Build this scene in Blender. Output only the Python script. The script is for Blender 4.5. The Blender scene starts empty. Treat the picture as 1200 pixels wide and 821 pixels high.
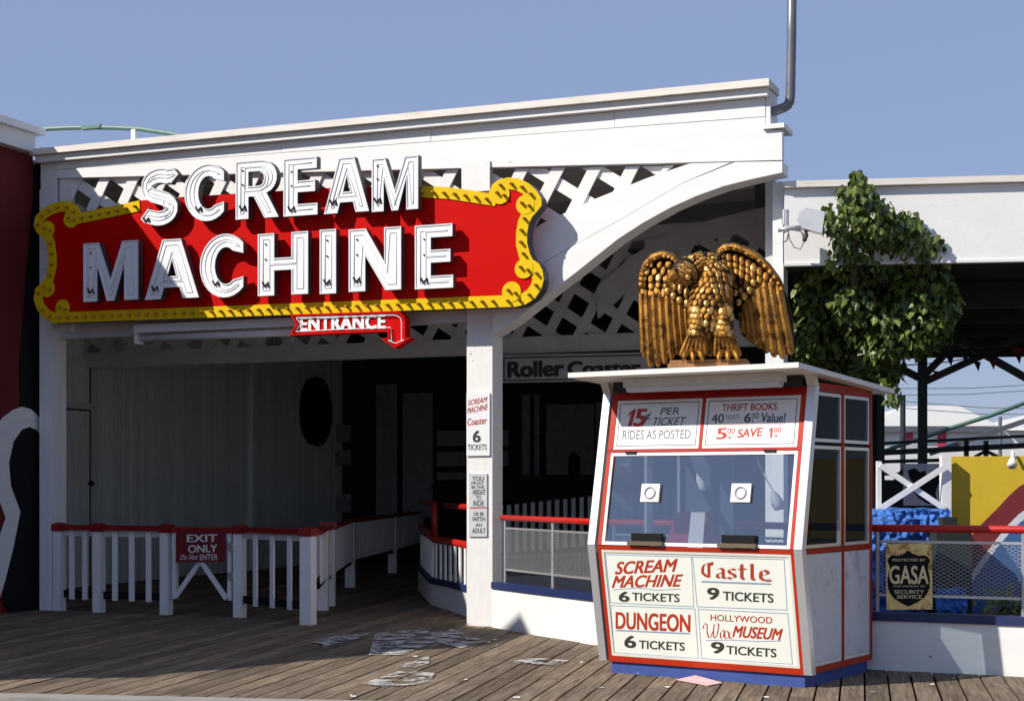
import bpy, math, random
from mathutils import Vector, Matrix
from mathutils.geometry import tessellate_polygon
R = math.radians
rnd = random.Random(7)
SC = bpy.context.scene
COL = SC.collection

# ------------------------------------------------------------------ camera, sky, sun, exposure
FPX, HCAM, HY = 1860.0, 1.6, 566.0           # focal length in photo pixels, eye height, horizon row
cam = bpy.data.cameras.new('camera'); camo = bpy.data.objects.new('camera', cam); COL.objects.link(camo)
camo.location = (0, 0, HCAM); camo.rotation_euler = (R(90), 0, 0)
cam.sensor_width = 36; cam.lens = FPX / 1200 * 36
cam.shift_y = (HY - 410.5) / 1200
cam.clip_start = .05; cam.clip_end = 3000
SC.camera = camo
SUN_AZ, SUN_EL = 243.9, 38.0                 # azimuth from +Y towards +X
W = bpy.data.worlds.new('World'); SC.world = W; W.use_nodes = True
nt = W.node_tree
sky = nt.nodes.new('ShaderNodeTexSky'); sky.sky_type = 'NISHITA'; sky.sun_disc = False
sky.sun_elevation = R(SUN_EL); sky.sun_rotation = R(SUN_AZ)
sky.air_density = 1.2; sky.dust_density = .1; sky.ozone_density = 4.0; sky.altitude = 0
veil = nt.nodes.new('ShaderNodeMix'); veil.data_type = 'RGBA'; veil.inputs['Factor'].default_value = .72
veil.inputs['B'].default_value = (3.25, 4.1, 6.8, 1)               # even summer haze over the whole sky
nt.links.new(sky.outputs[0], veil.inputs['A']); nt.links.new(veil.outputs['Result'], nt.nodes['Background'].inputs[0])
nt.nodes['Background'].inputs[1].default_value = 0.088
sl = bpy.data.lights.new('sun', 'SUN'); so = bpy.data.objects.new('sun', sl); COL.objects.link(so)
sl.energy = 5.0; sl.angle = R(.5); sl.color = (1, .95, .86)
az, el = R(SUN_AZ), R(SUN_EL)
tosun = Vector((math.sin(az) * math.cos(el), math.cos(az) * math.cos(el), math.sin(el)))
so.rotation_euler = tosun.to_track_quat('Z', 'Y').to_euler()
so.location = tosun * 60
vs = SC.view_settings
vs.view_transform = 'Standard'; vs.look = 'None'; vs.exposure = 0.12; vs.gamma = 1; vs.use_curve_mapping = False

# ------------------------------------------------------------------ frames and pixel measuring
class Frame:
    def __init__(s, o, deg):
        s.o = Vector(o); s.a = R(deg); s.m = Matrix.Rotation(s.a, 3, 'Z'); s.mi = s.m.inverted()
    def world(s, p): return s.o + s.m @ Vector(p)
    def local(s, p): return s.mi @ (Vector(p) - s.o)
    def pick(s, px, py, y=0.0):              # where the photo's pixel meets the frame's plane y
        return s.pickp(px, py, (0, y, 0), (0, 1, 0))
    def pickp(s, px, py, p0, n):             # ... or any plane of the frame
        c = s.local((0, 0, HCAM)); d = s.mi @ Vector(((px - 600) / FPX, 1, (HY - py) / FPX))
        n = Vector(n); k = (Vector(p0) - c).dot(n) / d.dot(n)
        return c + d * k
def floor(px, py):
    Y = HCAM * FPX / (py - HY); return Vector(((px - 600) / FPX * Y, Y, 0))
WF = Frame((0, 0, 0), 0)
FA = Frame((-5.95, 20.05, 0), -21.84)        # the entrance front: x along it, y into it
BO = Frame((.835, 13.44, 0), -34.2)          # ticket booth
PV = Frame((2.84, 16.66, 0), -8.0)           # pavilion front

# ------------------------------------------------------------------ mesh building
class MB:
    def __init__(s): s.v = []; s.f = []; s.m = []
    def add(s, vs, fs, mi=0):
        b = len(s.v); s.v += [Vector(v) for v in vs]
        for f in fs: s.f.append([b + i for i in f]); s.m.append(mi)
    def box(s, x0, x1, y0, y1, z0, z1, mi=0):
        x0, x1 = sorted((x0, x1)); y0, y1 = sorted((y0, y1)); z0, z1 = sorted((z0, z1))
        s.add([(x0,y0,z0),(x1,y0,z0),(x1,y1,z0),(x0,y1,z0),(x0,y0,z1),(x1,y0,z1),(x1,y1,z1),(x0,y1,z1)],
              [(0,3,2,1),(4,5,6,7),(0,1,5,4),(1,2,6,5),(2,3,7,6),(3,0,4,7)], mi)
    def hexa(s, b, t, mi=0):                 # two quads (bottom, top) of four corners each
        s.add(list(b) + list(t), [(0,3,2,1),(4,5,6,7),(0,1,5,4),(1,2,6,5),(2,3,7,6),(3,0,4,7)], mi)
    def prism(s, pts, d, mi=0, holes=(), side=None):
        """flat polygon of 3-D points pushed along vector d"""
        d = Vector(d); loops = [[Vector(p) for p in pts]] + [[Vector(p) for p in h] for h in holes]
        tris = tessellate_polygon(loops); al = [p for l in loops for p in l]; n = len(al)
        s.add(al + [p + d for p in al], [tuple(t) for t in tris] + [tuple(i + n for i in reversed(t)) for t in tris], mi)
        k = 0
        for l in loops:
            m = len(l); b = len(s.v) - 2 * n
            for i in range(m):
                j = (i + 1) % m
                s.f.append([b + k + i, b + k + j, b + n + k + j, b + n + k + i]); s.m.append(mi if side is None else side)
            k += m
    def flat(s, pts, mi=0, holes=()):
        loops = [[Vector(p) for p in pts]] + [[Vector(p) for p in h] for h in holes]
        tris = tessellate_polygon(loops); al = [p for l in loops for p in l]
        s.add(al, [tuple(t) for t in tris], mi)
    def tube(s, pts, r, n=10, mi=0, cap=True, sx=1.0):
        pts = [Vector(p) for p in pts]; rs = r if isinstance(r, (list, tuple)) else [r] * len(pts)
        up = None; rings = []
        for i, p in enumerate(pts):
            t = (pts[min(i + 1, len(pts) - 1)] - pts[max(i - 1, 0)])
            if t.length < 1e-9: t = Vector((0, 0, 1))
            t.normalize()
            if up is None:
                up = Vector((0, 1, 0)) if abs(t.y) < .9 else Vector((1, 0, 0))
            a = (up - t * up.dot(t)).normalized(); b = t.cross(a); up = a
            rings.append([p + a * (rs[i] * math.cos(2 * math.pi * k / n)) + b * (rs[i] * sx * math.sin(2 * math.pi * k / n)) for k in range(n)])
        vs = [v for q in rings for v in q]; fs = []
        for i in range(len(pts) - 1):
            for k in range(n):
                k2 = (k + 1) % n; fs.append((i * n + k, i * n + k2, (i + 1) * n + k2, (i + 1) * n + k))
        if cap: fs.append(tuple(range(n - 1, -1, -1))); fs.append(tuple((len(pts) - 1) * n + k for k in range(n)))
        s.add(vs, fs, mi)
    def ell(s, c, ax, ay, az_, n=10, m=6, mi=0):   # ellipsoid, three axis vectors
        c, ax, ay, az_ = Vector(c), Vector(ax), Vector(ay), Vector(az_); vs = [c - az_]; fs = []
        for i in range(1, m):
            th = math.pi * i / m
            for k in range(n):
                ph = 2 * math.pi * k / n
                vs.append(c - az_ * math.cos(th) + (ax * math.cos(ph) + ay * math.sin(ph)) * math.sin(th))
        vs.append(c + az_); L = len(vs) - 1
        for k in range(n): fs.append((0, 1 + (k + 1) % n, 1 + k)); fs.append((L, 1 + (m - 2) * n + k, 1 + (m - 2) * n + (k + 1) % n))
        for i in range(m - 2):
            for k in range(n):
                k2 = (k + 1) % n; fs.append((1 + i * n + k, 1 + i * n + k2, 1 + (i + 1) * n + k2, 1 + (i + 1) * n + k))
        s.add(vs, fs, mi)
    def disc(s, c, r, ax, az_, n=24, mi=0):
        c, ax, az_ = Vector(c), Vector(ax), Vector(az_)
        s.add([c + ax * (r * math.cos(2 * math.pi * k / n)) + az_ * (r * math.sin(2 * math.pi * k / n)) for k in range(n)], [tuple(range(n))], mi)
    def strip(s, a, b, w, t, nrm, mi=0):     # board from a to b, width w, thickness t along nrm
        a, b, nrm = Vector(a), Vector(b), Vector(nrm).normalized(); d = (b - a).normalized(); q = d.cross(nrm).normalized() * (w / 2); n2 = nrm * t
        s.hexa([a - q, a + q, b + q, b - q], [a - q + n2, a + q + n2, b + q + n2, b - q + n2], mi)

BASE = {}; FRM = {}
def setp(o, label=None, cat=None, group=None, kind=None):
    if label: o['label'] = label
    if cat: o['category'] = cat
    if group: o['group'] = group
    if kind: o['kind'] = kind
def mk(name, mb, mats, base):
    me = bpy.data.meshes.new(name)
    me.from_pydata([tuple(v - base) for v in mb.v], [], mb.f)
    for m in (mats if isinstance(mats, (list, tuple)) else [mats]): me.materials.append(m)
    me.polygons.foreach_set('material_index', mb.m); me.validate(); me.update()
    import bmesh
    bm = bmesh.new(); bm.from_mesh(me); bmesh.ops.recalc_face_normals(bm, faces=bm.faces); bm.to_mesh(me); bm.free()
    o = bpy.data.objects.new(name, me); COL.objects.link(o); return o
def thing(name, label, cat, frame, base=(0, 0, 0), group=None):
    o = bpy.data.objects.new(name, None); COL.objects.link(o); b = Vector(base)
    o.location = frame.world(b); o.rotation_euler = (0, 0, frame.a); o.empty_display_size = .2
    setp(o, label, cat, group); BASE[o.name] = b; FRM[o.name] = frame; return o
def root(o):
    while o.parent: o = o.parent
    return o
def part(name, mb, mats, parent, label=None, kind=None, smooth=False):
    o = mk(name, mb, mats, BASE[root(parent).name]); o.parent = parent; setp(o, label, kind=kind)
    if smooth: o.data.shade_smooth()
    return o
def single(name, mb, mats, label, cat, frame, base=(0, 0, 0), group=None, kind=None, smooth=False):
    b = Vector(base); o = mk(name, mb, mats, b); o.location = frame.world(b); o.rotation_euler = (0, 0, frame.a)
    setp(o, label, cat, group, kind); BASE[o.name] = b; FRM[o.name] = frame
    if smooth: o.data.shade_smooth()
    return o
def partx(name, mb, mats, parent, **kw):
    """each separate piece of the builder becomes a part of its own"""
    p = list(range(len(mb.v)))
    def fd(a):
        while p[a] != a: p[a] = p[p[a]]; a = p[a]
        return a
    for f in mb.f:
        for i in f[1:]: p[fd(i)] = fd(f[0])
    gs = {}
    for f, m in zip(mb.f, mb.m): gs.setdefault(fd(f[0]), []).append((f, m))
    for g in gs.values():
        q = MB(); ix = {}
        for f, m in g:
            for i in f:
                if i not in ix: ix[i] = len(q.v); q.v.append(mb.v[i])
            q.f.append([ix[i] for i in f]); q.m.append(m)
        o = part(name, q, mats, parent, **kw)
    return o
def copypart(o, off, parent):
    c = o.copy(); COL.objects.link(c); c.parent = parent; c.location = Vector(off); return c

# ------------------------------------------------------------------ materials
def mat(name, col, rough=.6, metal=0.0, var=.12, scale=6.0, stretch=(1, 1, 1), bump=0.0, bscale=40, dirt=None, dirt_amt=.5, dirt_scale=3.0, spec=.5, coat=0.0, rand=0.0, detail=6, nails=0):
    m = bpy.data.materials.new(name); m.use_nodes = True; n = m.node_tree; L = n.links; P = n.nodes['Principled BSDF']
    P.inputs['Roughness'].default_value = rough; P.inputs['Metallic'].default_value = metal
    P.inputs['Specular IOR Level'].default_value = spec; P.inputs['Coat Weight'].default_value = coat
    tc = n.nodes.new('ShaderNodeTexCoord'); mp = n.nodes.new('ShaderNodeMapping'); mp.inputs['Scale'].default_value = stretch
    L.new(tc.outputs['Object'], mp.inputs['Vector'])
    nz = n.nodes.new('ShaderNodeTexNoise'); nz.inputs['Scale'].default_value = scale; nz.inputs['Detail'].default_value = detail; nz.inputs['Roughness'].default_value = .65
    L.new(mp.outputs[0], nz.inputs['Vector'])
    mr = n.nodes.new('ShaderNodeMapRange'); mr.inputs['From Min'].default_value = .25; mr.inputs['From Max'].default_value = .75
    mr.inputs['To Min'].default_value = 1 - var; mr.inputs['To Max'].default_value = 1 + var
    L.new(nz.outputs['Fac'], mr.inputs['Value'])
    mul = n.nodes.new('ShaderNodeMix'); mul.data_type = 'RGBA'; mul.blend_type = 'MULTIPLY'; mul.inputs['Factor'].default_value = 1
    mul.inputs['A'].default_value = (*col, 1); L.new(mr.outputs[0], mul.inputs['B'])
    out = mul.outputs['Result']
    if rand:
        g = n.nodes.new('ShaderNodeNewGeometry'); r2 = n.nodes.new('ShaderNodeMapRange'); r2.inputs['To Min'].default_value = 1 - rand; r2.inputs['To Max'].default_value = 1 + rand
        L.new(g.outputs['Random Per Island'], r2.inputs['Value'])
        m3 = n.nodes.new('ShaderNodeMix'); m3.data_type = 'RGBA'; m3.blend_type = 'MULTIPLY'; m3.inputs['Factor'].default_value = 1
        L.new(out, m3.inputs['A']); L.new(r2.outputs[0], m3.inputs['B']); out = m3.outputs['Result']
    if dirt:
        n2 = n.nodes.new('ShaderNodeTexNoise'); n2.inputs['Scale'].default_value = dirt_scale; n2.inputs['Detail'].default_value = 9; n2.inputs['Roughness'].default_value = .72
        L.new(mp.outputs[0], n2.inputs['Vector'])
        cr = n.nodes.new('ShaderNodeMapRange'); cr.inputs['From Min'].default_value = 1 - dirt_amt; cr.inputs['From Max'].default_value = 1 - dirt_amt + .12
        L.new(n2.outputs['Fac'], cr.inputs['Value'])
        m2 = n.nodes.new('ShaderNodeMix'); m2.data_type = 'RGBA'; L.new(cr.outputs[0], m2.inputs['Factor'])
        L.new(out, m2.inputs['A']); m2.inputs['B'].default_value = (*dirt, 1); out = m2.outputs['Result']
    if nails:                                  # nail heads, knots and small chips
        vo = n.nodes.new('ShaderNodeTexVoronoi'); vo.inputs['Scale'].default_value = nails; L.new(tc.outputs['Object'], vo.inputs['Vector'])
        vr = n.nodes.new('ShaderNodeMapRange'); vr.inputs['From Min'].default_value = .035; vr.inputs['From Max'].default_value = .05; vr.inputs['To Min'].default_value = .75; vr.inputs['To Max'].default_value = 0
        L.new(vo.outputs['Distance'], vr.inputs['Value'])
        m5 = n.nodes.new('ShaderNodeMix'); m5.data_type = 'RGBA'; L.new(vr.outputs[0], m5.inputs['Factor']); L.new(out, m5.inputs['A']); m5.inputs['B'].default_value = (.16, .13, .11, 1); out = m5.outputs['Result']
    L.new(out, P.inputs['Base Color'])
    if bump:
        nb = n.nodes.new('ShaderNodeTexNoise'); nb.inputs['Scale'].default_value = bscale; nb.inputs['Detail'].default_value = 5
        L.new(mp.outputs[0], nb.inputs['Vector'])
        bp = n.nodes.new('ShaderNodeBump'); bp.inputs['Strength'].default_value = bump; bp.inputs['Distance'].default_value = .01
        L.new(nb.outputs['Fac'], bp.inputs['Height']); L.new(bp.outputs[0], P.inputs['Normal'])
    return m
M = {}
M['white'] = mat('white_paint', (.78, .77, .74), .55, var=.06, scale=3, stretch=(.5, 1, 4), bump=.25, bscale=60, dirt=(.45, .41, .36), dirt_amt=.37, dirt_scale=5, nails=2.6)
M['white_v'] = mat('white_paint_upright', (.78, .77, .75), .55, var=.06, scale=3, stretch=(4, 4, .6), bump=.25, bscale=50, dirt=(.42, .38, .33), dirt_amt=.37, dirt_scale=5, nails=2.6)
M['chipped'] = mat('white_paint_chipped', (.78, .76, .73), .6, var=.07, scale=4, stretch=(4, 4, .8), bump=.3, bscale=50, dirt=(.30, .25, .21), dirt_amt=.39, dirt_scale=4, nails=3)
M['fascia'] = mat('white_fascia', (.80, .79, .77), .5, var=.05, scale=2, stretch=(.5, 1, 3), bump=.25, bscale=40, dirt=(.46, .42, .38), dirt_amt=.36, dirt_scale=5, nails=2.2)
M['capwood'] = mat('cornice_cap', (.76, .70, .63), .7, var=.12, scale=4, stretch=(.4, 1, 6), dirt=(.42, .26, .17), dirt_amt=.42, dirt_scale=5)
M['board'] = mat('old_white_board', (.86, .90, .86), .7, var=.14, scale=4, stretch=(6, 6, .5), bump=.3, bscale=30, rand=.10, dirt=(.5, .5, .45), dirt_amt=.42)
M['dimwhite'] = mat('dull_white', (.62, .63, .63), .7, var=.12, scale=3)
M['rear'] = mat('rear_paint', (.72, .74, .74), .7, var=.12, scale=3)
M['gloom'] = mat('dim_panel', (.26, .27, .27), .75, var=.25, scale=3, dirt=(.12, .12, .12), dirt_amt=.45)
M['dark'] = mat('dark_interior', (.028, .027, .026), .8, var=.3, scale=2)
M['black'] = mat('black_paint', (.010, .010, .011), .6, var=.2, spec=.15)
M['red'] = mat('sign_red', (.56, .002, .001), .5, var=.07, scale=2, dirt=(.44, .004, .002), dirt_amt=.42, dirt_scale=2, spec=.08)
M['yellow'] = mat('sign_yellow', (.76, .50, .004), .5, var=.10, scale=6, spec=.15, dirt=(.55, .33, .01), dirt_amt=.38, dirt_scale=6)
M['enamel'] = mat('white_enamel', (.82, .82, .82), .42, var=.05, scale=5, dirt=(.45, .43, .41), dirt_amt=.30, dirt_scale=7, spec=.3)
M['rim'] = mat('letter_rim', (.72, .72, .74), .45, var=.08, scale=5)
M['letteredge'] = mat('letter_edge', (.07, .07, .075), .45, metal=.2, var=.15)
M['glasstube'] = mat('neon_tube', (.74, .75, .78), .4, var=.02, spec=.3)
M['bulb'] = mat('amber_bulb', (.55, .27, .02), .15, var=.15, coat=.6)
M['socket'] = mat('bulb_socket', (.34, .20, .02), .5)
M['railred'] = mat('rail_red', (.50, .012, .006), .4, var=.10, scale=8, dirt=(.30, .02, .015), dirt_amt=.32, dirt_scale=9)
M['capred'] = mat('fence_red', (.24, .006, .006), .42, var=.14, scale=7)
M['oxred'] = mat('oxblood_red', (.13, .004, .004), .7, var=.25, scale=1.5)
M['blue'] = mat('kerb_blue', (.012, .024, .095), .5, var=.15, scale=8)
M['plinth'] = mat('plinth_blue', (.035, .07, .27), .55, var=.18, scale=9, dirt=(.20, .22, .28), dirt_amt=.30, dirt_scale=14)
M['orange'] = mat('booth_red', (.44, .028, .006), .5, var=.10, scale=8, spec=.25)
M['boothred'] = mat('booth_upper_red', (.36, .008, .004), .5, var=.12, scale=8, spec=.25)
M['cream'] = mat('sign_cream', (.80, .82, .74), .4, var=.025, scale=2)
M['signwhite'] = mat('sign_white', (.78, .78, .78), .4, var=.03, scale=2)
M['aluminium'] = mat('aluminium', (.62, .63, .65), .32, metal=.55, var=.06, scale=3, stretch=(1, 1, .2), bump=.05)
M['panelgrey'] = mat('panel_white', (.62, .62, .64), .42, var=.07, scale=3, bump=.08, bscale=20, dirt=(.42, .40, .38), dirt_amt=.43, dirt_scale=4)
M['trim'] = mat('cream_trim', (.70, .68, .62), .5, var=.06)
M['roofwhite'] = mat('booth_roof', (.74, .73, .68), .4, var=.05, dirt=(.45, .40, .33), dirt_amt=.30, dirt_scale=5)
M['fixture'] = mat('fixture_cream', (.60, .56, .48), .5, var=.12, dirt=(.30, .24, .17), dirt_amt=.40, dirt_scale=6)
M['diffuser'] = mat('lamp_tube', (.60, .58, .60), .35, var=.05)
M['txtred'] = mat('lettering_red', (.42, .035, .006), .6, var=.10, scale=30)
M['txtcrimson'] = mat('lettering_crimson', (.42, .035, .02), .5, var=.12, scale=30)
M['txtblack'] = mat('lettering_black', (.035, .04, .03), .5, var=.15, scale=30)
M['txtslate'] = mat('lettering_slate', (.07, .085, .11), .5, var=.2, scale=30)
M['txtblue'] = mat('lettering_blue', (.22, .32, .46), .5, var=.1, scale=30)
M['txtwhite'] = mat('lettering_white', (.75, .74, .70), .5, var=.1, scale=30)
M['maroon'] = mat('maroon_board', (.17, .010, .016), .5, var=.1)
M['bluegrey'] = mat('notice_board', (.56, .57, .58), .5, var=.08)
M['silver'] = mat('galvanised', (.55, .55, .56), .42, metal=.7, var=.12, scale=8)
M['mesh'] = mat('mesh_wire', (.34, .35, .36), .5, metal=.2, var=.1)
M['pipe'] = mat('grey_pipe', (.17, .175, .19), .38, metal=.4, var=.15, scale=6)
M['steelgreen'] = mat('dark_green_steel', (.020, .034, .030), .5, var=.2)
M['pipegreen'] = mat('green_pipe', (.10, .20, .15), .5, var=.15)
M['mural_y'] = mat('mural_yellow', (.52, .36, .012), .6, var=.06, bump=.15, bscale=30)
M['mural_r'] = mat('mural_maroon', (.14, .008, .012), .6, var=.1)
M['mural_b'] = mat('mural_blue', (.03, .10, .26), .6, var=.12)
M['mural_w'] = mat('mural_white', (.52, .53, .58), .6, var=.06)
M['rock'] = mat('blue_rock', (.045, .165, .52), .75, var=.35, scale=9, bump=.9, bscale=22, dirt=(.015, .05, .2), dirt_amt=.50, dirt_scale=12)
M['darkrock'] = mat('dark_planter', (.012, .018, .016), .85, var=.4, scale=12, bump=.5, bscale=30)
M['farwall'] = mat('far_wall', (.80, .79, .76), .7, var=.05)
M['farroof'] = mat('far_roof', (.58, .57, .53), .8, var=.08)
M['pink'] = mat('pink_door', (.55, .04, .10), .6)
M['ground'] = mat('ground_asphalt', (.07, .068, .063), .9, var=.25, scale=3)
M['greenwall'] = mat('dark_green_wall', (.02, .024, .022), .8, var=.25)
M['flag_r'] = mat('flag_red', (.20, .02, .02), .8); M['flag_b'] = mat('flag_dark', (.03, .04, .04), .8)
M['paper'] = mat('white_paper', (.80, .79, .77), .7, var=.03); M['pinkpaper'] = mat('pink_paper', (.75, .45, .45), .7)
M['bag'] = mat('red_jacket', (.40, .02, .05), .5, var=.2)
M['bark'] = mat('bark', (.09, .07, .05), .9, var=.3, scale=12, bump=.5)
M['baseblock'] = mat('eagle_base', (.34, .16, .06), .6, var=.3, scale=9, metal=.2)
M['crevice_dark'] = mat('patina_crevice_shade', (.030, .013, .004), .55, metal=.6, var=.4, scale=14)  # dark patina that also paints crevice shade between the gold feathers
M['gold'] = mat('antique_gold', (.37, .17, .030), .42, metal=.75, var=.45, scale=22, bump=.6, bscale=90, dirt=(.07, .028, .006), dirt_amt=.52, dirt_scale=11, rand=.12)
M['goldpale'] = mat('pale_gold', (.54, .31, .09), .36, metal=.7, var=.25, scale=16, bump=.25, bscale=70, dirt=(.16, .075, .016), dirt_amt=.38, dirt_scale=13, rand=.15)
M['rust'] = mat('rusty_plate', (.95, .72, .26), .6, var=.25, scale=9, dirt=(.34, .14, .02), dirt_amt=.51, dirt_scale=7)

def node_mat(name):
    m = bpy.data.materials.new(name); m.use_nodes = True; return m, m.node_tree, m.node_tree.links
# window glass: a tinted see-through sheet with mirror reflection of the real sky
def glass(name, tint, refl):
    m, n, L = node_mat(name); n.nodes.remove(n.nodes['Principled BSDF'])
    tr = n.nodes.new('ShaderNodeBsdfTransparent'); tr.inputs[0].default_value = (*tint, 1)
    gl = n.nodes.new('ShaderNodeBsdfGlossy'); gl.inputs['Roughness'].default_value = .015; gl.inputs['Color'].default_value = (.95, .97, 1, 1)
    lw = n.nodes.new('ShaderNodeLayerWeight'); lw.inputs['Blend'].default_value = .35
    mr = n.nodes.new('ShaderNodeMapRange'); mr.inputs['To Min'].default_value = refl; mr.inputs['To Max'].default_value = .9 if refl > .1 else .08
    L.new(lw.outputs['Fresnel'], mr.inputs['Value'])
    mx = n.nodes.new('ShaderNodeMixShader'); L.new(mr.outputs[0], mx.inputs[0]); L.new(tr.outputs[0], mx.inputs[1]); L.new(gl.outputs[0], mx.inputs[2])
    L.new(mx.outputs[0], n.nodes['Material Output'].inputs['Surface']); return m
M['glass'] = glass('window_glass', (.70, .76, .80), .30)
M['glass_side'] = glass('side_glass', (.40, .45, .47), .015)
def leafmat():
    m, n, L = node_mat('leaf_green'); P = n.nodes['Principled BSDF']; P.inputs['Roughness'].default_value = .42
    g = n.nodes.new('ShaderNodeNewGeometry'); cr = n.nodes.new('ShaderNodeValToRGB')
    cr.color_ramp.elements[0].color = (.018, .046, .010, 1); cr.color_ramp.elements[1].color = (.19, .25, .042, 1)
    L.new(g.outputs['Random Per Island'], cr.inputs[0]); L.new(cr.outputs[0], P.inputs['Base Color'])
    tl = n.nodes.new('ShaderNodeBsdfTranslucent'); L.new(cr.outputs[0], tl.inputs[0])
    mx = n.nodes.new('ShaderNodeMixShader'); mx.inputs[0].default_value = .25
    L.new(P.outputs[0], mx.inputs[1]); L.new(tl.outputs[0], mx.inputs[2]); L.new(mx.outputs[0], n.nodes['Material Output'].inputs['Surface']); return m
M['leaf'] = leafmat()
def plankmat():
    m, n, L = node_mat('weathered_planks'); P = n.nodes['Principled BSDF']; P.inputs['Roughness'].default_value = .85
    P.inputs['Specular IOR Level'].default_value = .25
    tc = n.nodes.new('ShaderNodeTexCoord'); g = n.nodes.new('ShaderNodeNewGeometry')
    ad = n.nodes.new('ShaderNodeVectorMath'); ad.operation = 'MULTIPLY_ADD'
    ad.inputs[1].default_value = (37, 91, 53)
    L.new(g.outputs['Random Per Island'], ad.inputs[0]); L.new(tc.outputs['Object'], ad.inputs[2])
    mp = n.nodes.new('ShaderNodeMapping'); mp.inputs['Scale'].default_value = (16, .8, 1); L.new(ad.outputs[0], mp.inputs['Vector'])
    nz = n.nodes.new('ShaderNodeTexNoise'); nz.inputs['Scale'].default_value = 2.2; nz.inputs['Detail'].default_value = 9; nz.inputs['Roughness'].default_value = .7; L.new(mp.outputs[0], nz.inputs['Vector'])
    cr = n.nodes.new('ShaderNodeValToRGB'); e = cr.color_ramp.elements
    e[0].position = .28; e[0].color = (.052, .037, .024, 1); e[1].position = .74; e[1].color = (.30, .225, .155, 1)
    L.new(nz.outputs['Fac'], cr.inputs[0])
    r2 = n.nodes.new('ShaderNodeMapRange'); r2.inputs['To Min'].default_value = .72; r2.inputs['To Max'].default_value = 1.28; L.new(g.outputs['Random Per Island'], r2.inputs['Value'])
    mu = n.nodes.new('ShaderNodeMix'); mu.data_type = 'RGBA'; mu.blend_type = 'MULTIPLY'; mu.inputs['Factor'].default_value = 1
    L.new(cr.outputs[0], mu.inputs['A']); L.new(r2.outputs[0], mu.inputs['B'])
    # broad stains across planks
    n3 = n.nodes.new('ShaderNodeTexNoise'); n3.inputs['Scale'].default_value = .9; n3.inputs['Detail'].default_value = 6; L.new(tc.outputs['Object'], n3.inputs['Vector'])
    r3 = n.nodes.new('ShaderNodeMapRange'); r3.inputs['From Min'].default_value = .3; r3.inputs['From Max'].default_value = .7; r3.inputs['To Min'].default_value = .78; r3.inputs['To Max'].default_value = 1.15; L.new(n3.outputs['Fac'], r3.inputs['Value'])
    m4 = n.nodes.new('ShaderNodeMix'); m4.data_type = 'RGBA'; m4.blend_type = 'MULTIPLY'; m4.inputs['Factor'].default_value = 1
    L.new(mu.outputs['Result'], m4.inputs['A']); L.new(r3.outputs[0], m4.inputs['B'])
    L.new(m4.outputs['Result'], P.inputs['Base Color'])
    bp = n.nodes.new('ShaderNodeBump'); bp.inputs['Strength'].default_value = .5; bp.inputs['Distance'].default_value = .008
    L.new(nz.outputs['Fac'], bp.inputs['Height']); L.new(bp.outputs[0], P.inputs['Normal']); return m
M['plank'] = plankmat()
def wornpaint():                              # old white paint with holes worn through to nothing
    m, n, L = node_mat('worn_white_paint'); P = n.nodes['Principled BSDF']; P.inputs['Roughness'].default_value = .8
    P.inputs['Base Color'].default_value = (.50, .48, .45, 1)
    tc = n.nodes.new('ShaderNodeTexCoord'); nz = n.nodes.new('ShaderNodeTexNoise'); nz.inputs['Scale'].default_value = 5; nz.inputs['Detail'].default_value = 8; nz.inputs['Roughness'].default_value = .75
    L.new(tc.outputs['Object'], nz.inputs['Vector'])
    st = n.nodes.new('ShaderNodeMapRange'); st.inputs['From Min'].default_value = .465; st.inputs['From Max'].default_value = .55; L.new(nz.outputs['Fac'], st.inputs['Value'])
    L.new(st.outputs[0], P.inputs['Alpha']); return m
M['worn'] = wornpaint()

# ------------------------------------------------------------------ lettering
def text_shape(body, bold=0.0, space=1.0):
    c = bpy.data.curves.new('tmp', 'FONT'); c.body = body; c.space_character = space; c.resolution_u = 4; c.fill_mode = 'FRONT' if hasattr(c, 'fill_mode') else c.fill_mode
    o = bpy.data.objects.new('tmp', c); COL.objects.link(o)
    dg = bpy.context.evaluated_depsgraph_get(); ev = o.evaluated_get(dg); me = ev.to_mesh()
    vs = [(v.co.x, v.co.y) for v in me.vertices]; fs = [tuple(p.vertices) for p in me.polygons]
    ev.to_mesh_clear(); bpy.data.objects.remove(o); bpy.data.curves.remove(c)
    x0 = min(v[0] for v in vs); x1 = max(v[0] for v in vs); y0 = min(v[1] for v in vs); y1 = max(v[1] for v in vs)
    n = len(vs); al = []; af = []
    for i, (dx, dy) in enumerate([(0, 0)] + ([(-1, -.6), (1, -.6), (1, .6), (-1, .6)] if bold else [])):
        al += [(((x - x0) + dx * bold) / (x1 - x0), ((y - y0) + dy * bold) / (y1 - y0), i * .0001) for x, y in vs]; af += [tuple(k + n * i for k in f) for f in fs]
    return al, af
def put_shape(mb, sh, bl, br, tl, nrm, d):
    """a unit shape laid on the plane through three picked points, d proud of it"""
    bl, br, tl = Vector(bl), Vector(br), Vector(tl); nn = Vector(nrm).normalized() * d
    vs, fs = sh; un = Vector(nrm).normalized()
    mb.add([bl + (br - bl) * q[0] + (tl - bl) * q[1] + nn + (un * q[2] if len(q) > 2 else Vector()) for q in vs], fs)
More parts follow.
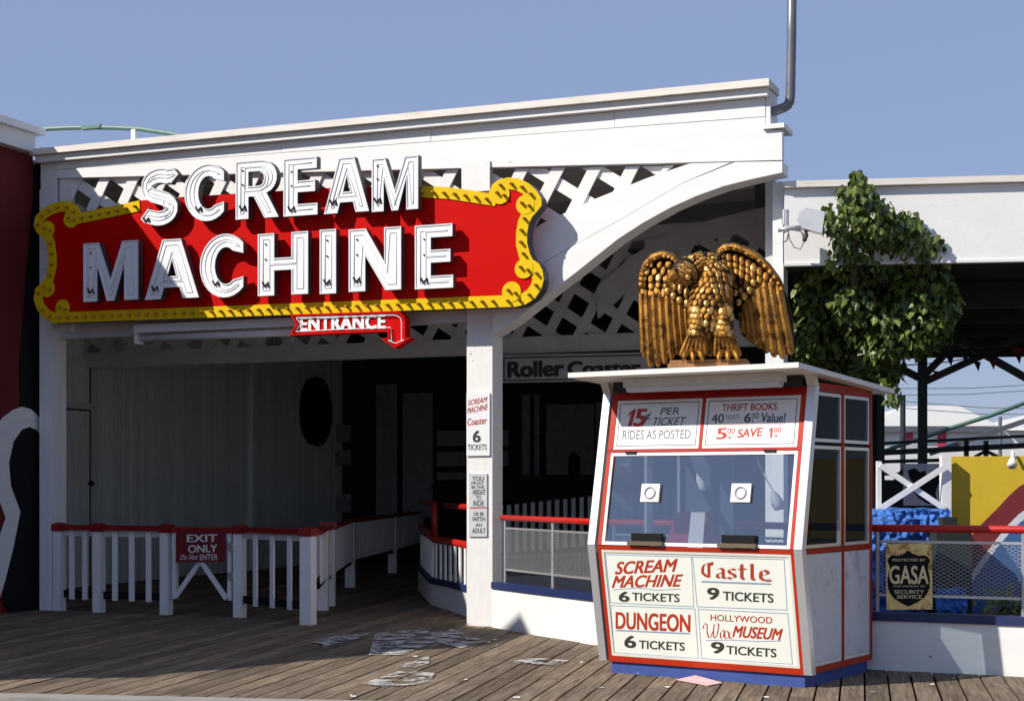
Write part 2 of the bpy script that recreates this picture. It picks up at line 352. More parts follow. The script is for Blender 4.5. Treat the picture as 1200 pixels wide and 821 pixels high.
class Face:
    """a sign face: pixel corners of the photo -> points of its plane"""
    def __init__(s, frame, p0, n): s.fr = frame; s.p0 = Vector(p0); s.n = Vector(n).normalized()
    def p(s, q): return s.fr.pickp(q[0], q[1], s.p0, s.n)
    def one(s, parent, bl, br, tl, m, d=.005):
        mb = MB(); mb.flat([s.p(bl) + (s.p(br) - s.p(bl)) * u + (s.p(tl) - s.p(bl)) * v + s.n * d for u, v in ((.38, 0), (.86, 0), (.86, 1), (.52, 1), (.05, .76), (.05, .58), (.38, .72))])
        return part('lettering', mb, m, parent)
    def text(s, parent, body, bl, br, tl, m, bold=0.0, d=.002, space=1.0):
        mb = MB(); put_shape(mb, text_shape(body, bold, space), s.p(bl), s.p(br), s.p(tl), s.n, d)
        return part('lettering', mb, m, parent)
    def line(s, mb, pts, w, d, mi=0, close=False):
        P = [s.p(q) + s.n * d for q in pts]
        if close: P.append(P[0])
        for a, b in zip(P[:-1], P[1:]):
            t = (b - a).normalized(); q = t.cross(s.n) * (w / 2); e = t * (w / 2 if close else 0)
            mb.add([a - q - e, a + q - e, b + q + e, b - q + e], [(0, 1, 2, 3)], mi)
    def poly(s, mb, pts, t, mi=0, d=0.0): mb.prism([s.p(q) + s.n * d for q in pts], s.n * t, mi)
def C(x, y, o, k): return (o[0] + x / k, o[1] + y / k)
def nib(strokes, w0, w1, ang=40):
    """broad-pen lettering: polylines in a unit square swept with a flat nib"""
    a = R(ang); nx, ny = math.cos(a) * w0 / 2, math.sin(a) * w1 / 2; vs = []; fs = []
    for st in strokes:
        for (x0, y0), (x1, y1) in zip(st[:-1], st[1:]):
            b = len(vs); k = len(fs) * .00012
            vs += [(x0 - nx, y0 - ny, k), (x0 + nx, y0 + ny, k), (x1 + nx, y1 + ny, k), (x1 - nx, y1 - ny, k)]; fs.append((b, b + 1, b + 2, b + 3))
    return vs, fs
def arc(cx, cy, rx, ry, a0, a1, n=10): return [(cx + rx * math.cos(R(a0 + (a1 - a0) * i / n)), cy + ry * math.sin(R(a0 + (a1 - a0) * i / n))) for i in range(n + 1)]

# ================================================================== THE SETTING
mb = MB(); mb.box(-400, 400, -100, 1500, -.62, -.6); single('ground', mb, M['ground'], 'flat dark ground', None, WF, kind='structure')
# boardwalk: real planks, running away and a little to the right
PK = Frame((0, 12, 0), -12.4)
mb = MB(); pw = .186
for i in range(-62, 58):
    y = -11 - rnd.random() * 3
    while y < 26:
        l = 3.2 + rnd.random() * 1.6; x = i * pw; dz = rnd.uniform(-.004, .002); g = .009 + rnd.random() * .005
        c = PK.world((x, y + l / 2, 0))
        if not (c.y > 17.5 and c.x > 7):
            mb.box(x + g, x + pw - g * .6, y + .003, y + l - .003, -.05, dz)
        y += l
single('boardwalk', mb, M['plank'], 'weathered plank boardwalk', None, PK, kind='structure')
mb = MB()                                       # pale edge board at the front
P0 = floor(0, 815.5); P1 = floor(260, 821); e = (P1 - P0).normalized(); q = Vector((e.y, -e.x, 0))
a = P0 - e * 4; b = P0 + e * 12
mb.hexa([a + q * .22, b + q * .22, b, a], [v + Vector((0, 0, .028)) for v in (a + q * .22, b + q * .22, b, a)])
single('boardwalk_edge', mb, mat('pale_board', (.30, .28, .25), .8, var=.25, scale=5, stretch=(.6, 6, 1)), 'pale edge board of the boardwalk', None, WF, kind='structure')
# worn white markings on the planks
mb = MB()
for k, pts in enumerate([[(366, 752), (400, 744), (434, 741), (428, 746), (384, 757)], [(494, 744), (530, 737), (570, 752), (540, 760), (510, 752)], [(440, 742), (500, 738), (512, 752), (470, 768), (432, 768)],
            [(464, 782), (503, 769), (503, 778), (482, 784)], [(425, 802), (470, 786), (510, 790), (500, 802), (450, 806)], [(596, 776), (625, 772), (667, 775), (655, 780), (610, 779)]]):
    mb.flat([floor(*p) + Vector((0, 0, .008 + k * .0015)) for p in pts])
single('painted_marks', mb, M['worn'], 'worn white paint on the planks', None, WF, kind='structure')

# ================================================================== THE ENTRANCE BUILDING
def fp(px, py, y=0.0): return FA.pick(px, py, y)
EB = thing('entrance_building', 'white timber coaster entrance with lattice truss, curved corner brace and deep cornice', 'building', FA)
z_top = 5.78
xw0 = -2.4; c_t = .06; xr = fp(903, 110, -.12).x
# cornice: projecting cap, shadow moulding below
mb = MB(); mb.box(-.02, xr, -.20, .30, z_top - .075, z_top)
part('cornice_cap', mb, M['capwood'], EB)
mb = MB(); mb.box(.02, xr - .03, -.14, .10, z_top - .16, z_top - .078); part('cornice', mb, M['white'], EB)
# fascia boards, tapering to the left as in the photo (the beam under them sags to the right)
def fz(px, py): return fp(px, py, -.05).z
xe = fp(897, 150, -.05).x; xb = fp(916.5, 180, -.05).x
x1 = fp(66, 200, -.05).x
def bd(pts, d=.05, y=-.05): return [Vector((x, y, z)) for x, z in pts]
zA0, zA1 = fz(66, 199), fz(898, 137)
def lerpz(x, xa, za, xb_, zb): return za + (zb - za) * (x - xa) / (xb_ - xa)
js = [x1, fp(330, 180, -.05).x, fp(505, 180, -.05).x, fp(720, 160, -.05).x, xe]
for k, (a, b) in enumerate(zip(js[:-1], js[1:])):
    y0 = -.05 - .003 * (k % 2); mb = MB(); za, zb = lerpz(a, x1, zA0, xe, zA1) + .006, lerpz(b, x1, zA0, xe, zA1) + .006
    mb.prism(bd([(a + .003, za), (b - .003, zb), (b - .003, z_top - .165), (a + .003, z_top - .165)], y=y0), (0, .07, 0)); part('fascia', mb, M['fascia'], EB)
zB0, zB1 = fz(66, 208.7), fz(916, 187.5)
mb = MB(); mb.prism(bd([(x1, zB0), (xb, zB1), (xb, fz(916, 153)), (xe, fz(897, 152)), (xe, zA1), (x1, zA0)]), (0, .09, 0)); part('beam', mb, M['fascia'], EB)
mb = MB(); mb.box(xe - .02, xb + .03, -.09, .35, fz(905, 152) + .006, fz(905, 147) + .01); mb.box(xe + .004, xe + .05, -.048, .3, fz(905, 147) + .012, z_top - .08)
part('shelf_board', mb, M['white'], EB)
mb = MB(); mb.box(.02, x1 - .004, -.03, .12, 4.3, z_top - .165); part('corner_board', mb, M['white_v'], EB)
xv = fp(557, 200, -.07).x                                           # short vertical splice board on the beam
mb = MB(); mb.box(fp(541, 200, -.07).x, fp(574, 200, -.07).x, -.075, -.053, fz(557, 225), fz(557, 190)); part('splice_board', mb, M['white_v'], EB)
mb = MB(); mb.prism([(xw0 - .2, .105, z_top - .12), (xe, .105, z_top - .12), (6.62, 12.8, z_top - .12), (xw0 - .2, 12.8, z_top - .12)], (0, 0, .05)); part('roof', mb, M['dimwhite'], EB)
# lattice between beam and brace
def clip(poly, region):
    out = poly
    for i in range(len(region)):
        a, b = region[i], region[(i + 1) % len(region)]; inp = out; out = []
        if not inp: return []
        def side(p): return (b[0] - a[0]) * (p[1] - a[1]) - (b[1] - a[1]) * (p[0] - a[0])
        for j in range(len(inp)):
            p, q = inp[j - 1], inp[j]; sp, sq = side(p), side(q)
            if (sp < 0) != (sq < 0):
                t = sp / (sp - sq); out.append((p[0] + (q[0] - p[0]) * t, p[1] + (q[1] - p[1]) * t))
            if sq >= 0: out.append(q)
    return out
def lattice(region, y, w, sp1, sp2, a1, a2, o1=0, o2=0, m=M['white']):
    mb = MB(); cx = sum(p[0] for p in region) / len(region); cz = sum(p[1] for p in region) / len(region)
    for ang, sp, dy, o in ((a1, sp1, 0, o1), (a2, sp2, .026, o2)):
        d = (math.cos(R(ang)), math.sin(R(ang))); n = (-d[1], d[0])
        for k in range(-26, 27):
            c = (cx + n[0] * (k * sp + o), cz + n[1] * (k * sp + o)); h = w / 2; L = 14
            q = [(c[0] - d[0] * L - n[0] * h, c[1] - d[1] * L - n[1] * h), (c[0] + d[0] * L - n[0] * h, c[1] + d[1] * L - n[1] * h),
                 (c[0] + d[0] * L + n[0] * h, c[1] + d[1] * L + n[1] * h), (c[0] - d[0] * L + n[0] * h, c[1] - d[1] * L + n[1] * h)]
            r = clip(q, region)
            if len(r) > 2: mb.prism([(p[0], y + dy, p[1]) for p in r], (0, .022, 0))
    return mb
xp0, xp1 = fp(547, 733).x, fp(577, 733).x                            # centre post
zl = 3.62
reg = [(x1 + .06, zl), (xp1, zl), (fp(662, 290).x, fp(662, 290).z), (fp(830, 191).x, zB1 + .02), (x1 + .06, zB0 + .01)]
part('lattice', lattice(reg, .0, .135, .385, .345, 61, -33, .12, .05), M['white'], EB)
mb = MB(); mb.box(x1 + .03, x1 + .2, -.02, .06, 3.5, zB0 - .004); part('lattice_post', mb, M['white_v'], EB)
# curved corner brace in two boards
low = [(577, 392), (600, 378), (625, 358), (650, 338), (675, 319), (700, 299), (724, 280), (755, 260), (786, 243), (816, 229.5), (848, 218), (880, 210), (916.5, 202)]
seam = [(861, 189), (800, 214), (730, 255), (660, 294), (577, 345)]
top = [(577, 300), (635, 262), (700, 232), (760, 208), (817, 189.8)]
def P2(l, y): return [Vector((fp(*q, y).x, y, fp(*q, y).z)) for q in l]
upper = P2([(817, 188.6), (860.5, 188.2)], -.04) + P2(seam[1:], -.04) + P2(top[:-1], -.04)
mb = MB(); mb.prism(upper, (0, .08, 0)); part('brace_board', mb, M['fascia'], EB)
ys = -.046; off = Vector((0, 0, -.006))
lowp = P2(low, ys) + P2([(916.5, 189)], ys) + [v + off for v in P2([(861.5, 189.2)] + seam[1:], ys)]
mb = MB(); mb.prism(lowp, (0, .30, 0)); part('curved_brace', mb, M['fascia'], EB)
# posts
mb = MB(); xl0, xl1 = fp(47.5, 714).x, fp(62.3, 714).x
mb.box(xl0, xl1, -.02, .26, 0, 5.3); part('post', mb, M['white_v'], EB)
mb = MB(); mb.box(xp0, xp1, 0, .30, 0, 4.9); part('post', mb, M['chipped'], EB)
# front header behind the sign
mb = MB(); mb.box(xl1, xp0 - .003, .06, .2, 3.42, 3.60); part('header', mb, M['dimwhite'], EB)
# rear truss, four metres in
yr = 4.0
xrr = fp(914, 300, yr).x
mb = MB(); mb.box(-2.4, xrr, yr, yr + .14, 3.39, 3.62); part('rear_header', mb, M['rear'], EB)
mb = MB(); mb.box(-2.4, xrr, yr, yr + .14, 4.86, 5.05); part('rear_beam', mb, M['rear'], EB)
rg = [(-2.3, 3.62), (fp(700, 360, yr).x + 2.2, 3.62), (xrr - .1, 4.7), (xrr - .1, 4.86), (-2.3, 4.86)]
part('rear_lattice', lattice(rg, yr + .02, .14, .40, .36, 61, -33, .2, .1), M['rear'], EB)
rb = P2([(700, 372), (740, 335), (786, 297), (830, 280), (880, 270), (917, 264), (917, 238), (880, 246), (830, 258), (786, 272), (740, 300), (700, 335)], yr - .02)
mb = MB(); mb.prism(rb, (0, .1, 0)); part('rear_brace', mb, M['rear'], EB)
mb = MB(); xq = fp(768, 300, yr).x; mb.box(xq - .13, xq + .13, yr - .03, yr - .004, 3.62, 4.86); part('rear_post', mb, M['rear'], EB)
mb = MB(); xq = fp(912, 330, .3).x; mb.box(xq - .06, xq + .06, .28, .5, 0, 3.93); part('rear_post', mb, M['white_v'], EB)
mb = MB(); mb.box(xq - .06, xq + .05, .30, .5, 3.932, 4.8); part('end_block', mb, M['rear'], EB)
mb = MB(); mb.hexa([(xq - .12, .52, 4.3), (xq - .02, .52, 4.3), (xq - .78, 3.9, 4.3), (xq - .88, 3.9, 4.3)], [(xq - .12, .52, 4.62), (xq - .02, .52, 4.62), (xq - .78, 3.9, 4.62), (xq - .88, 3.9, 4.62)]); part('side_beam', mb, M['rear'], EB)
mb = MB()
for k in range(9): mb.box(.3, 8.9 - .2 * k, .9 + k * .9, .98 + k * .9, 5.38, 5.62)
partx('rafter', mb, M['rear'], EB)
# boarded side wall with the door, running inward on the left
xw = -2.4
mb = MB(); mb.box(xw - .1, xw, .3, 12.6, -.05, 5.5)
k = 0
y = .4
while y < 12.5:
    w = .105; mb.box(xw, xw + .018, y, y + w - .012, 0, 5.4); y += w
part('board_wall', mb, M['board'], EB)
sw = lambda px, py: FA.pickp(px, py, (xw + .02, 0, 0), (1, 0, 0))
d0, d1 = sw(76, 566).y, sw(105, 566).y; dz = sw(100, 430).z
mb = MB(); mb.box(xw + .02, xw + .05, d0 - .6, d1, 0, dz); dr = part('door', mb, M['board'], EB)
mb = MB(); h = sw(102, 566); mb.ell((xw + .10, h.y, h.z), (.045, 0, 0), (0, .045, 0), (0, 0, .045)); mb.tube([(xw + .05, h.y, h.z), (xw + .1, h.y, h.z)], .02); part('knob', mb, M['black'], dr, smooth=True)
mb = MB(); zt = sw(100, 476).z
for a, b in ((dz, dz + .12), (zt - .05, zt + .05)): mb.box(xw + .055, xw + .075, d0 - .6, d1 + .08, a, b)
mb.box(xw + .055, xw + .075, d1 - .02, d1 + .1, 0, dz); part('frame', mb, M['white_v'], dr)
mb = MB(); mb.box(xw + .051, xw + .056, d1 - .045, d1 - .022, 0, zt - .052); mb.box(xw + .051, xw + .056, d0 - .6, d1 - .046, zt - .075, zt - .052); mb.box(xw + .051, xw + .056, d1 - .045, d1 - .022, zt + .055, dz - .002); part('gap', mb, M['black'], dr)
e1 = sw(292, 500).y; mb = MB(); mb.box(xw + .02, xw + .10, e1, e1 + .16, 0, 5.3); part('batten', mb, M['board'], EB)
e1 = sw(380, 500).y
# inner back of the tunnel
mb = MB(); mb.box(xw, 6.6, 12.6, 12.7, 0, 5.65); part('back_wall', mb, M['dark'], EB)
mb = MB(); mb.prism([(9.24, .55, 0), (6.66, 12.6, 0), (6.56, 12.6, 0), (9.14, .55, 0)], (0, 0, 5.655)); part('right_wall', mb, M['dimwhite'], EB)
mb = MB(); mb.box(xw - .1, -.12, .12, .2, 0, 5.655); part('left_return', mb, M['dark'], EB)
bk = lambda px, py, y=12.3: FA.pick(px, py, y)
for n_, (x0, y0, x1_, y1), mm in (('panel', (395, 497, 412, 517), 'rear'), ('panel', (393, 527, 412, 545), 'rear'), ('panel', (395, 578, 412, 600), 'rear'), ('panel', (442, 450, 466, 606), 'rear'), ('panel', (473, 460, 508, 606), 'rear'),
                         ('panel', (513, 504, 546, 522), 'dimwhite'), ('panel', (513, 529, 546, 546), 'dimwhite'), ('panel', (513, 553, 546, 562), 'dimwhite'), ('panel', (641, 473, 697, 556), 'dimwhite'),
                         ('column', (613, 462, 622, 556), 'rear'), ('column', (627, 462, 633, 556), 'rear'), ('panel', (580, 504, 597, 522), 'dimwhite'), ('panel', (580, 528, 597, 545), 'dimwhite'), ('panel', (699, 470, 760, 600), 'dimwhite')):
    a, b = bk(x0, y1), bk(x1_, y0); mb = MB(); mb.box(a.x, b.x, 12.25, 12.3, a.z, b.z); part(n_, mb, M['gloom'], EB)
mb = MB(); a = bk(672, 545, 12.22)
mb.prism([bk(*q, 12.22) for q in [(666, 556), (666, 535), (672, 528), (679, 535), (679, 556)]], (0, .02, 0)); part('arched_opening', mb, M['black'], EB)

# dark disc hung at the end of the boarded wall
d = sw(365, 482); mb = MB()
el = lambda ry, rz_: [(xw + .03, d.y + ry * math.cos(2 * math.pi * k / 36), d.z + rz_ * math.sin(2 * math.pi * k / 36)) for k in range(36)]
mb.prism(el(.50, .66), (.10, 0, 0)); q = [Vector(v) + Vector((.12, 0, 0)) for v in el(.44, .60)]; mb.tube(q + q[:1], .09, 8)
single('wall_disc', mb, M['black'], 'dark oval disc with thick rim hung on the pale boarded wall inside the entrance', 'wall disc', FA, (xw + .03, d.y, d.z))
# inner queue ramp (pale deck) right of the post
mb = MB(); mb.hexa([(3.2, 5.4, 0), (8.6, 5.4, 0), (8.2, 8.0, 0), (2.9, 8.0, 0)], [(3.2, 5.4, .20), (8.6, 5.4, .34), (8.2, 8.0, .66), (2.9, 8.0, .40)])
single('queue_ramp', mb, M['dimwhite'], 'pale sloping ramp deck inside the entrance behind the mesh railing', 'ramp', FA, (5.5, 7, 0))

# ================================================================== THE RED BUILDING ON THE LEFT
RB = thing('red_building', 'dark red building with white cornice and painted scroll, beside the coaster entrance', 'building', FA, (-.1, -.3, 0))
rx = -.10; L_ = 10.9; zt = 6.02
mb = MB(); mb.box(rx - 8, rx, -L_, -.03, 0, zt - .02)
part('wall', mb, M['oxred'], RB)
mb = MB(); mb.box(rx - 8, rx + .14, -L_ - .14, -.16, zt - .28, zt - .06); mb.box(rx - 8, rx + .22, -L_ - .2, -.06, zt - .058, zt + .03); part('cornice', mb, M['white'], RB)
# unseen wall top, outline shaped to throw the shadow on planks and sign
mb = MB(); mb.prism([(.05, y, z) for y, z in ((-1.05, zt + .032), (-1.1, 6.32), (-2.0, 6.66), (-3.4, 6.62), (-4.3, 6.40), (-5.0, 6.42), (-6.7, 6.86), (-7.5, 7.6), (-7.9, 7.97), (-9.6, 7.97), (-9.75, 7.5), (-10.3, 6.9), (-10.8, 6.45), (-10.92, zt + .032))], (-.2, 0, 0)); part('shadow_gable', mb, M['oxred'], RB)
rp = lambda px, py: FA.pickp(px, py, (rx, 0, 0), (1, 0, 0))
def rpoly(l, t, dz=0): return [Vector((rx + .004, rp(*q).y, max(.0, rp(*q).z))) for q in l]
mb = MB(); mb.prism(rpoly([(42.5, 185), (47.8, 172), (47.8, 735), (10, 760), (2, 706), (22, 600), (10, 552), (8, 520), (24, 500), (22, 430), (30, 320)], 0), (.006, 0, 0)); part('black_panel', mb, M['black'], RB)
sc = [(-6, 500), (2, 489), (14, 480), (24, 476.5), (34, 479), (42, 486), (48, 496), (48, 511), (42, 504), (33, 500), (24, 503), (14, 517), (8.5, 542), (11, 570), (22, 599), (14, 640), (4, 680), (-6, 712), (-6, 640), (5.5, 607), (-6, 575)]
mb = MB(); mb.prism([v + Vector((.008, 0, 0)) for v in rpoly(sc, 0)], (.014, 0, 0)); part('scroll', mb, M['white'], RB)

# ================================================================== MARQUEE SIGN
ysn = -.36
MS = thing('marquee_sign', 'big red marquee sign with yellow bulb border and white channel letters reading SCREAM MACHINE', 'sign', FA, (3, ysn, 3.6))
sp = lambda px, py: FA.pick(px, py, ysn)
outer = [(63, 378.5), (52, 373), (44, 363), (40, 350), (42, 338), (50, 331), (54, 325), (57, 312), (57, 300), (55.5, 288), (52, 279), (44, 273), (40, 264), (42, 254), (50, 245.5), (60, 239.5), (72, 236), (83, 236), (90.5, 241), (95, 249.5),
         (164, 235), (212, 231), (300, 225.5), (380, 220.5), (491, 217.5), (530, 220), (560, 224.5), (573, 226.5), (577, 217), (584, 211), (596, 208), (609, 209.5), (620, 215), (629, 223.5), (634.5, 232.5), (635, 241), (629, 248.5), (624, 254), (620, 262), (618, 273), (618, 285), (621, 296.5), (624.5, 304),
         (632, 309), (636, 317), (637.5, 328), (634.5, 339), (627, 350), (615.5, 357), (604, 359.5), (585, 360)]
op = [sp(*q) for q in outer]; o2 = [(p.x, p.z) for p in op]
def inset(poly, d):
    n = len(poly); out = []
    ar = sum(poly[i][0] * poly[(i + 1) % n][1] - poly[(i + 1) % n][0] * poly[i][1] for i in range(n)); sg = 1 if ar > 0 else -1
    for i in range(n):
        p, q, r = Vector(poly[i - 1]), Vector(poly[i]), Vector(poly[(i + 1) % n])
        a = (q - p).normalized(); b = (r - q).normalized()
        na = Vector((-a.y, a.x)) * sg; nb = Vector((-b.y, b.x)) * sg; m_ = na + nb
        if m_.length < .2: m_ = na
        m_.normalize(); c_ = max(.5, m_.dot(na)); out.append(tuple(q + m_ * (d / c_)))
    return out
mb = MB(); mb.prism([(p[0], ysn, p[1]) for p in o2], (0, .16, 0), 0, side=1); part('panel', mb, [M['red'], M['letteredge']], MS)
bw = .128; inn = inset(o2, bw); mid = inset(o2, bw * .52); skip = {20, 21, 22, 23}
mb = MB(); yb = ysn - .012; nn = len(o2)
for i in range(nn):
    if i in skip: continue
    j = (i + 1) % nn
    mb.add([(o2[i][0], yb, o2[i][1]), (o2[j][0], yb, o2[j][1]), (inn[j][0], yb, inn[j][1]), (inn[i][0], yb, inn[i][1])], [(0, 1, 2, 3)])
    mb.add([(o2[i][0], yb, o2[i][1]), (o2[j][0], yb, o2[j][1]), (o2[j][0], ysn, o2[j][1]), (o2[i][0], ysn, o2[i][1])], [(0, 1, 2, 3)])
vol = [(84, 256.5, 10.5), (56, 269, 10), (56, 338, 10.5), (74, 361, 10), (587, 228, 11.5), (616, 240, 11.5), (614.5, 315, 11.5), (600, 342, 12)]
yk = yb - .003
for kk, (px, py, r) in enumerate(vol):
    c = sp(px, py); rr = r / FPX * (FA.world(c)).y
    pts = [(c.x + rr * math.cos(2 * math.pi * q / 22), yk - kk * .0004 + .0, c.z + rr * math.sin(2 * math.pi * q / 22)) for q in range(22)]
    mb.prism(pts, (0, .012, 0))
part('border', mb, M['yellow'], MS)
# bulbs along the border and on the scroll ends
bp_ = []
def along(pts, step):
    acc = step * .5
    for a, b in zip(pts[:-1], pts[1:]):
        a, b = Vector(a), Vector(b); L = (b - a).length
        while acc < L: bp_.append(tuple(a + (b - a) * (acc / L))); acc += step
        acc -= L
along([mid[-1]] + [mid[0]], .128); along(mid[0:3], .13); along(mid[3:6], .13); along(mid[6:11], .13); along(mid[11:13], .13); along(mid[13:20], .13); along([mid[19], mid[20]], .13); along(mid[24:28], .13)
along(mid[28:36], .13); along(mid[37:43], .13); along(mid[43:], .13)
for px, py, r in vol:
    c = sp(px, py)
    for dx, dz in ((-.035, .02), (.05, -.015)): bp_.append((c.x + dx, c.z + dz))
bm_ = MB(); bm_.ell((0, -.030, 0), (.018, 0, 0), (0, 0, .018), (0, -.028, 0), 10, 6)
bs_ = MB(); bs_.tube([(0, .004, 0), (0, -.012, 0)], .018, 10)
bm_.v += []; first = None
for i, (x, z) in enumerate(bp_[:100]):
    if first is None:
        BASE[MS.name], keep = Vector((0, 0, 0)), BASE[MS.name]
        q = MB(); q.v, q.f, q.m = bm_.v, bm_.f, bm_.m
        b2 = len(q.v); q.v = q.v + bs_.v; q.f = q.f + [[b2 + t for t in f] for f in bs_.f]; q.m = q.m + [1] * len(bs_.f)
        first = part('bulb', q, [M['bulb'], M['socket']], MS, smooth=True); BASE[MS.name] = keep; o = first
    else: o = copypart(first, (0, 0, 0), MS)
    o.location = Vector((x, yb - .006, z)) - BASE[MS.name]
if len(bp_) > 100:
    q = MB()
    for x, z in bp_[100:]:
        q.ell((x, yb - .036, z), (.018, 0, 0), (0, 0, .018), (0, -.028, 0), 10, 6); q.tube([(x, yb - .002, z), (x, yb - .018, z)], .018, 10, 1)
    part('bulbs', q, [M['bulb'], M['socket']], MS, kind='stuff', smooth=True)

# channel letters
def S_poly():
    c = arc(.52, .745, .34, .235, 25, 180, 9) + arc(.52, .745, .34, .235, 195, 262, 5)
    d = arc(.49, .265, .34, .245, 82, 0, 6) + arc(.49, .265, .34, .245, -15, -158, 9)
    sp_ = c + d; return sp_
def ribbon(path, w):
    P = [Vector(p) for p in path]; Lf = []; Rt = []
    for i, p in enumerate(P):
        t = (P[min(i + 1, len(P) - 1)] - P[max(i - 1, 0)]).normalized(); n = Vector((-t.y, t.x)) * (w / 2); Lf.append(tuple(p + n)); Rt.append(tuple(p - n))
    return Lf + Rt[::-1]
GL = {
 'I': ([(0, 0), (1, 0), (1, 1), (0, 1)], []),
 'H': ([(0, 0), (.33, 0), (.33, .40), (.67, .40), (.67, 0), (1, 0), (1, 1), (.67, 1), (.67, .60), (.33, .60), (.33, 1), (0, 1)], []),
 'E': ([(0, 0), (1, 0), (1, .20), (.42, .20), (.42, .405), (.93, .405), (.93, .605), (.42, .605), (.42, .80), (.98, .80), (.98, 1), (0, 1)], []),
 'M': ([(0, 0), (.26, 0), (.26, .60), (.43, 0), (.57, 0), (.745, .60), (.745, 0), (1, 0), (1, 1), (.71, 1), (.5, .38), (.29, 1), (0, 1)], []),
 'N': ([(0, 0), (.32, 0), (.32, .56), (.70, 0), (1, 0), (1, 1), (.68, 1), (.68, .46), (.33, 1), (0, 1)], []),
 'A': ([(0, 0), (.30, 0), (.36, .19), (.645, .19), (.70, 0), (1, 0), (.67, 1), (.33, 1)], [[(.425, .38), (.585, .38), (.505, .66)]]),
 'C': (arc(.54, .5, .54, .5, 44, 316, 22) + [(.93, .32)] + arc(.56, .5, .235, .29, 308, 52, 14) + [(.93, .68)], []),
 'R': ([(0, 0), (.30, 0), (.30, .38), (.42, .38), (.67, 0), (1, 0), (.72, .43)] + arc(.58, .70, .38, .30, -50, 90, 10) + [(0, 1)], [[(.30, .56), (.30, .81), (.52, .81)] + arc(.54, .685, .125, .125, 80, -80, 6) + [(.52, .56)]]),
 'S': (ribbon([(.86, .80), (.80, .87)] + arc(.50, .70, .325, .185, 58, 180, 8) + [(.21, .60), (.33, .54), (.5, .495), (.66, .445), (.77, .37)] + arc(.49, .295, .325, .18, 5, -122, 8) + [(.18, .17), (.13, .22)], .26), []),
}
def letter(ch, bx):
    (x0, y0, x1_, y1) = bx; yl = ysn - .13; dp = .020
    a = FA.pick(x0, y1, yl - dp); b = FA.pick(x1_, y0, yl - dp); w = b.x - a.x; h = b.z - a.z
    ol, hl = GL[ch]; f = lambda q: (a.x + q[0] * w, a.z + q[1] * h); ol = [f(q) for q in ol]; hl = [[f(q) for q in h_] for h_ in hl]
    mb = MB(); yf = yl - dp
    mb.flat([(p[0], yl - .01, p[1]) for p in ol], 0, [[(p[0], yl - .01, p[1]) for p in h_] for h_ in hl])
    mb.flat([(p[0], yl + .075, p[1]) for p in ol], 1, [[(p[0], yl + .075, p[1]) for p in h_] for h_ in hl])
    for l, dd in [(ol, .014)] + [(h_, -.014) for h_ in hl]:
        ar = inset(l, dd) if dd > 0 else inset(l, dd); n = len(l)
        for i in range(n):
            j = (i + 1) % n
            mb.add([(l[i][0], yl + .075, l[i][1]), (l[j][0], yl + .075, l[j][1]), (l[j][0], yf, l[j][1]), (l[i][0], yf, l[i][1])], [(0, 1, 2, 3)], 1)
            mb.add([(ar[i][0], yl - .01, ar[i][1]), (ar[j][0], yl - .01, ar[j][1]), (ar[j][0], yf, ar[j][1]), (ar[i][0], yf, ar[i][1])], [(0, 1, 2, 3)], 0)
            mb.add([(l[i][0], yf, l[i][1]), (l[j][0], yf, l[j][1]), (ar[j][0], yf, ar[j][1]), (ar[i][0], yf, ar[i][1])], [(0, 1, 2, 3)], 2)
    o = part('channel_letter', mb, [M['enamel'], M['letteredge'], M['rim']], MS)
    # two glass tubes following the outline, then black end caps
    t = MB(); yt = yl - .013
    for dd in (.065,):
        q = inset(ol, dd); pts = [(p[0], yt, p[1]) for p in q]; t.tube(pts + pts[:1], .0055, 7)
    for h_ in hl:
        q = inset(h_, -.05); pts = [(p[0], yt, p[1]) for p in q]; t.tube(pts + pts[:1], .0065, 7)
    part('neon_tube', t, M['glasstube'], o, smooth=True)
    e = MB(); q = inset(ol, .09); rr = random.Random(ord(ch) + int(x0))
    bi = min(range(len(q)), key=lambda i: q[i][0] + q[i][1])
    bx_, bz = q[bi]; bx_ += .02 * w; bz += .05 * h
    e.tube([(bx_ - .045, yt, bz + .035), (bx_ - .01, yt - .01, bz - .02), (bx_ + .03, yt, bz + .03), (bx_ + .045, yt, bz - .03)], .0125, 7)
    for t_ in (.5, .8):
        zz = bz + h * t_ * .82
        if ch in 'HIMNER': e.tube([(bx_, yl - .012, zz), (bx_, yt - .012, zz)], .010, 7)
    partx('electrode', e, M['black'], o)
for ch, bx in zip('SCREAMMACHINE', [(163, 196, 211, 265), (216, 190, 266, 261), (276, 185.5, 326.5, 257.5), (332, 183, 372, 254), (379.5, 182, 432.5, 251), (435.5, 181.5, 490, 248.5),
        (97.5, 281, 162, 354), (169.5, 278, 233, 351.5), (234, 272, 289, 350), (302, 270.5, 361, 347), (374.5, 268, 393.8, 344.5), (408.5, 265, 470, 342), (486, 261.5, 531, 339)]):
    letter(ch, bx)

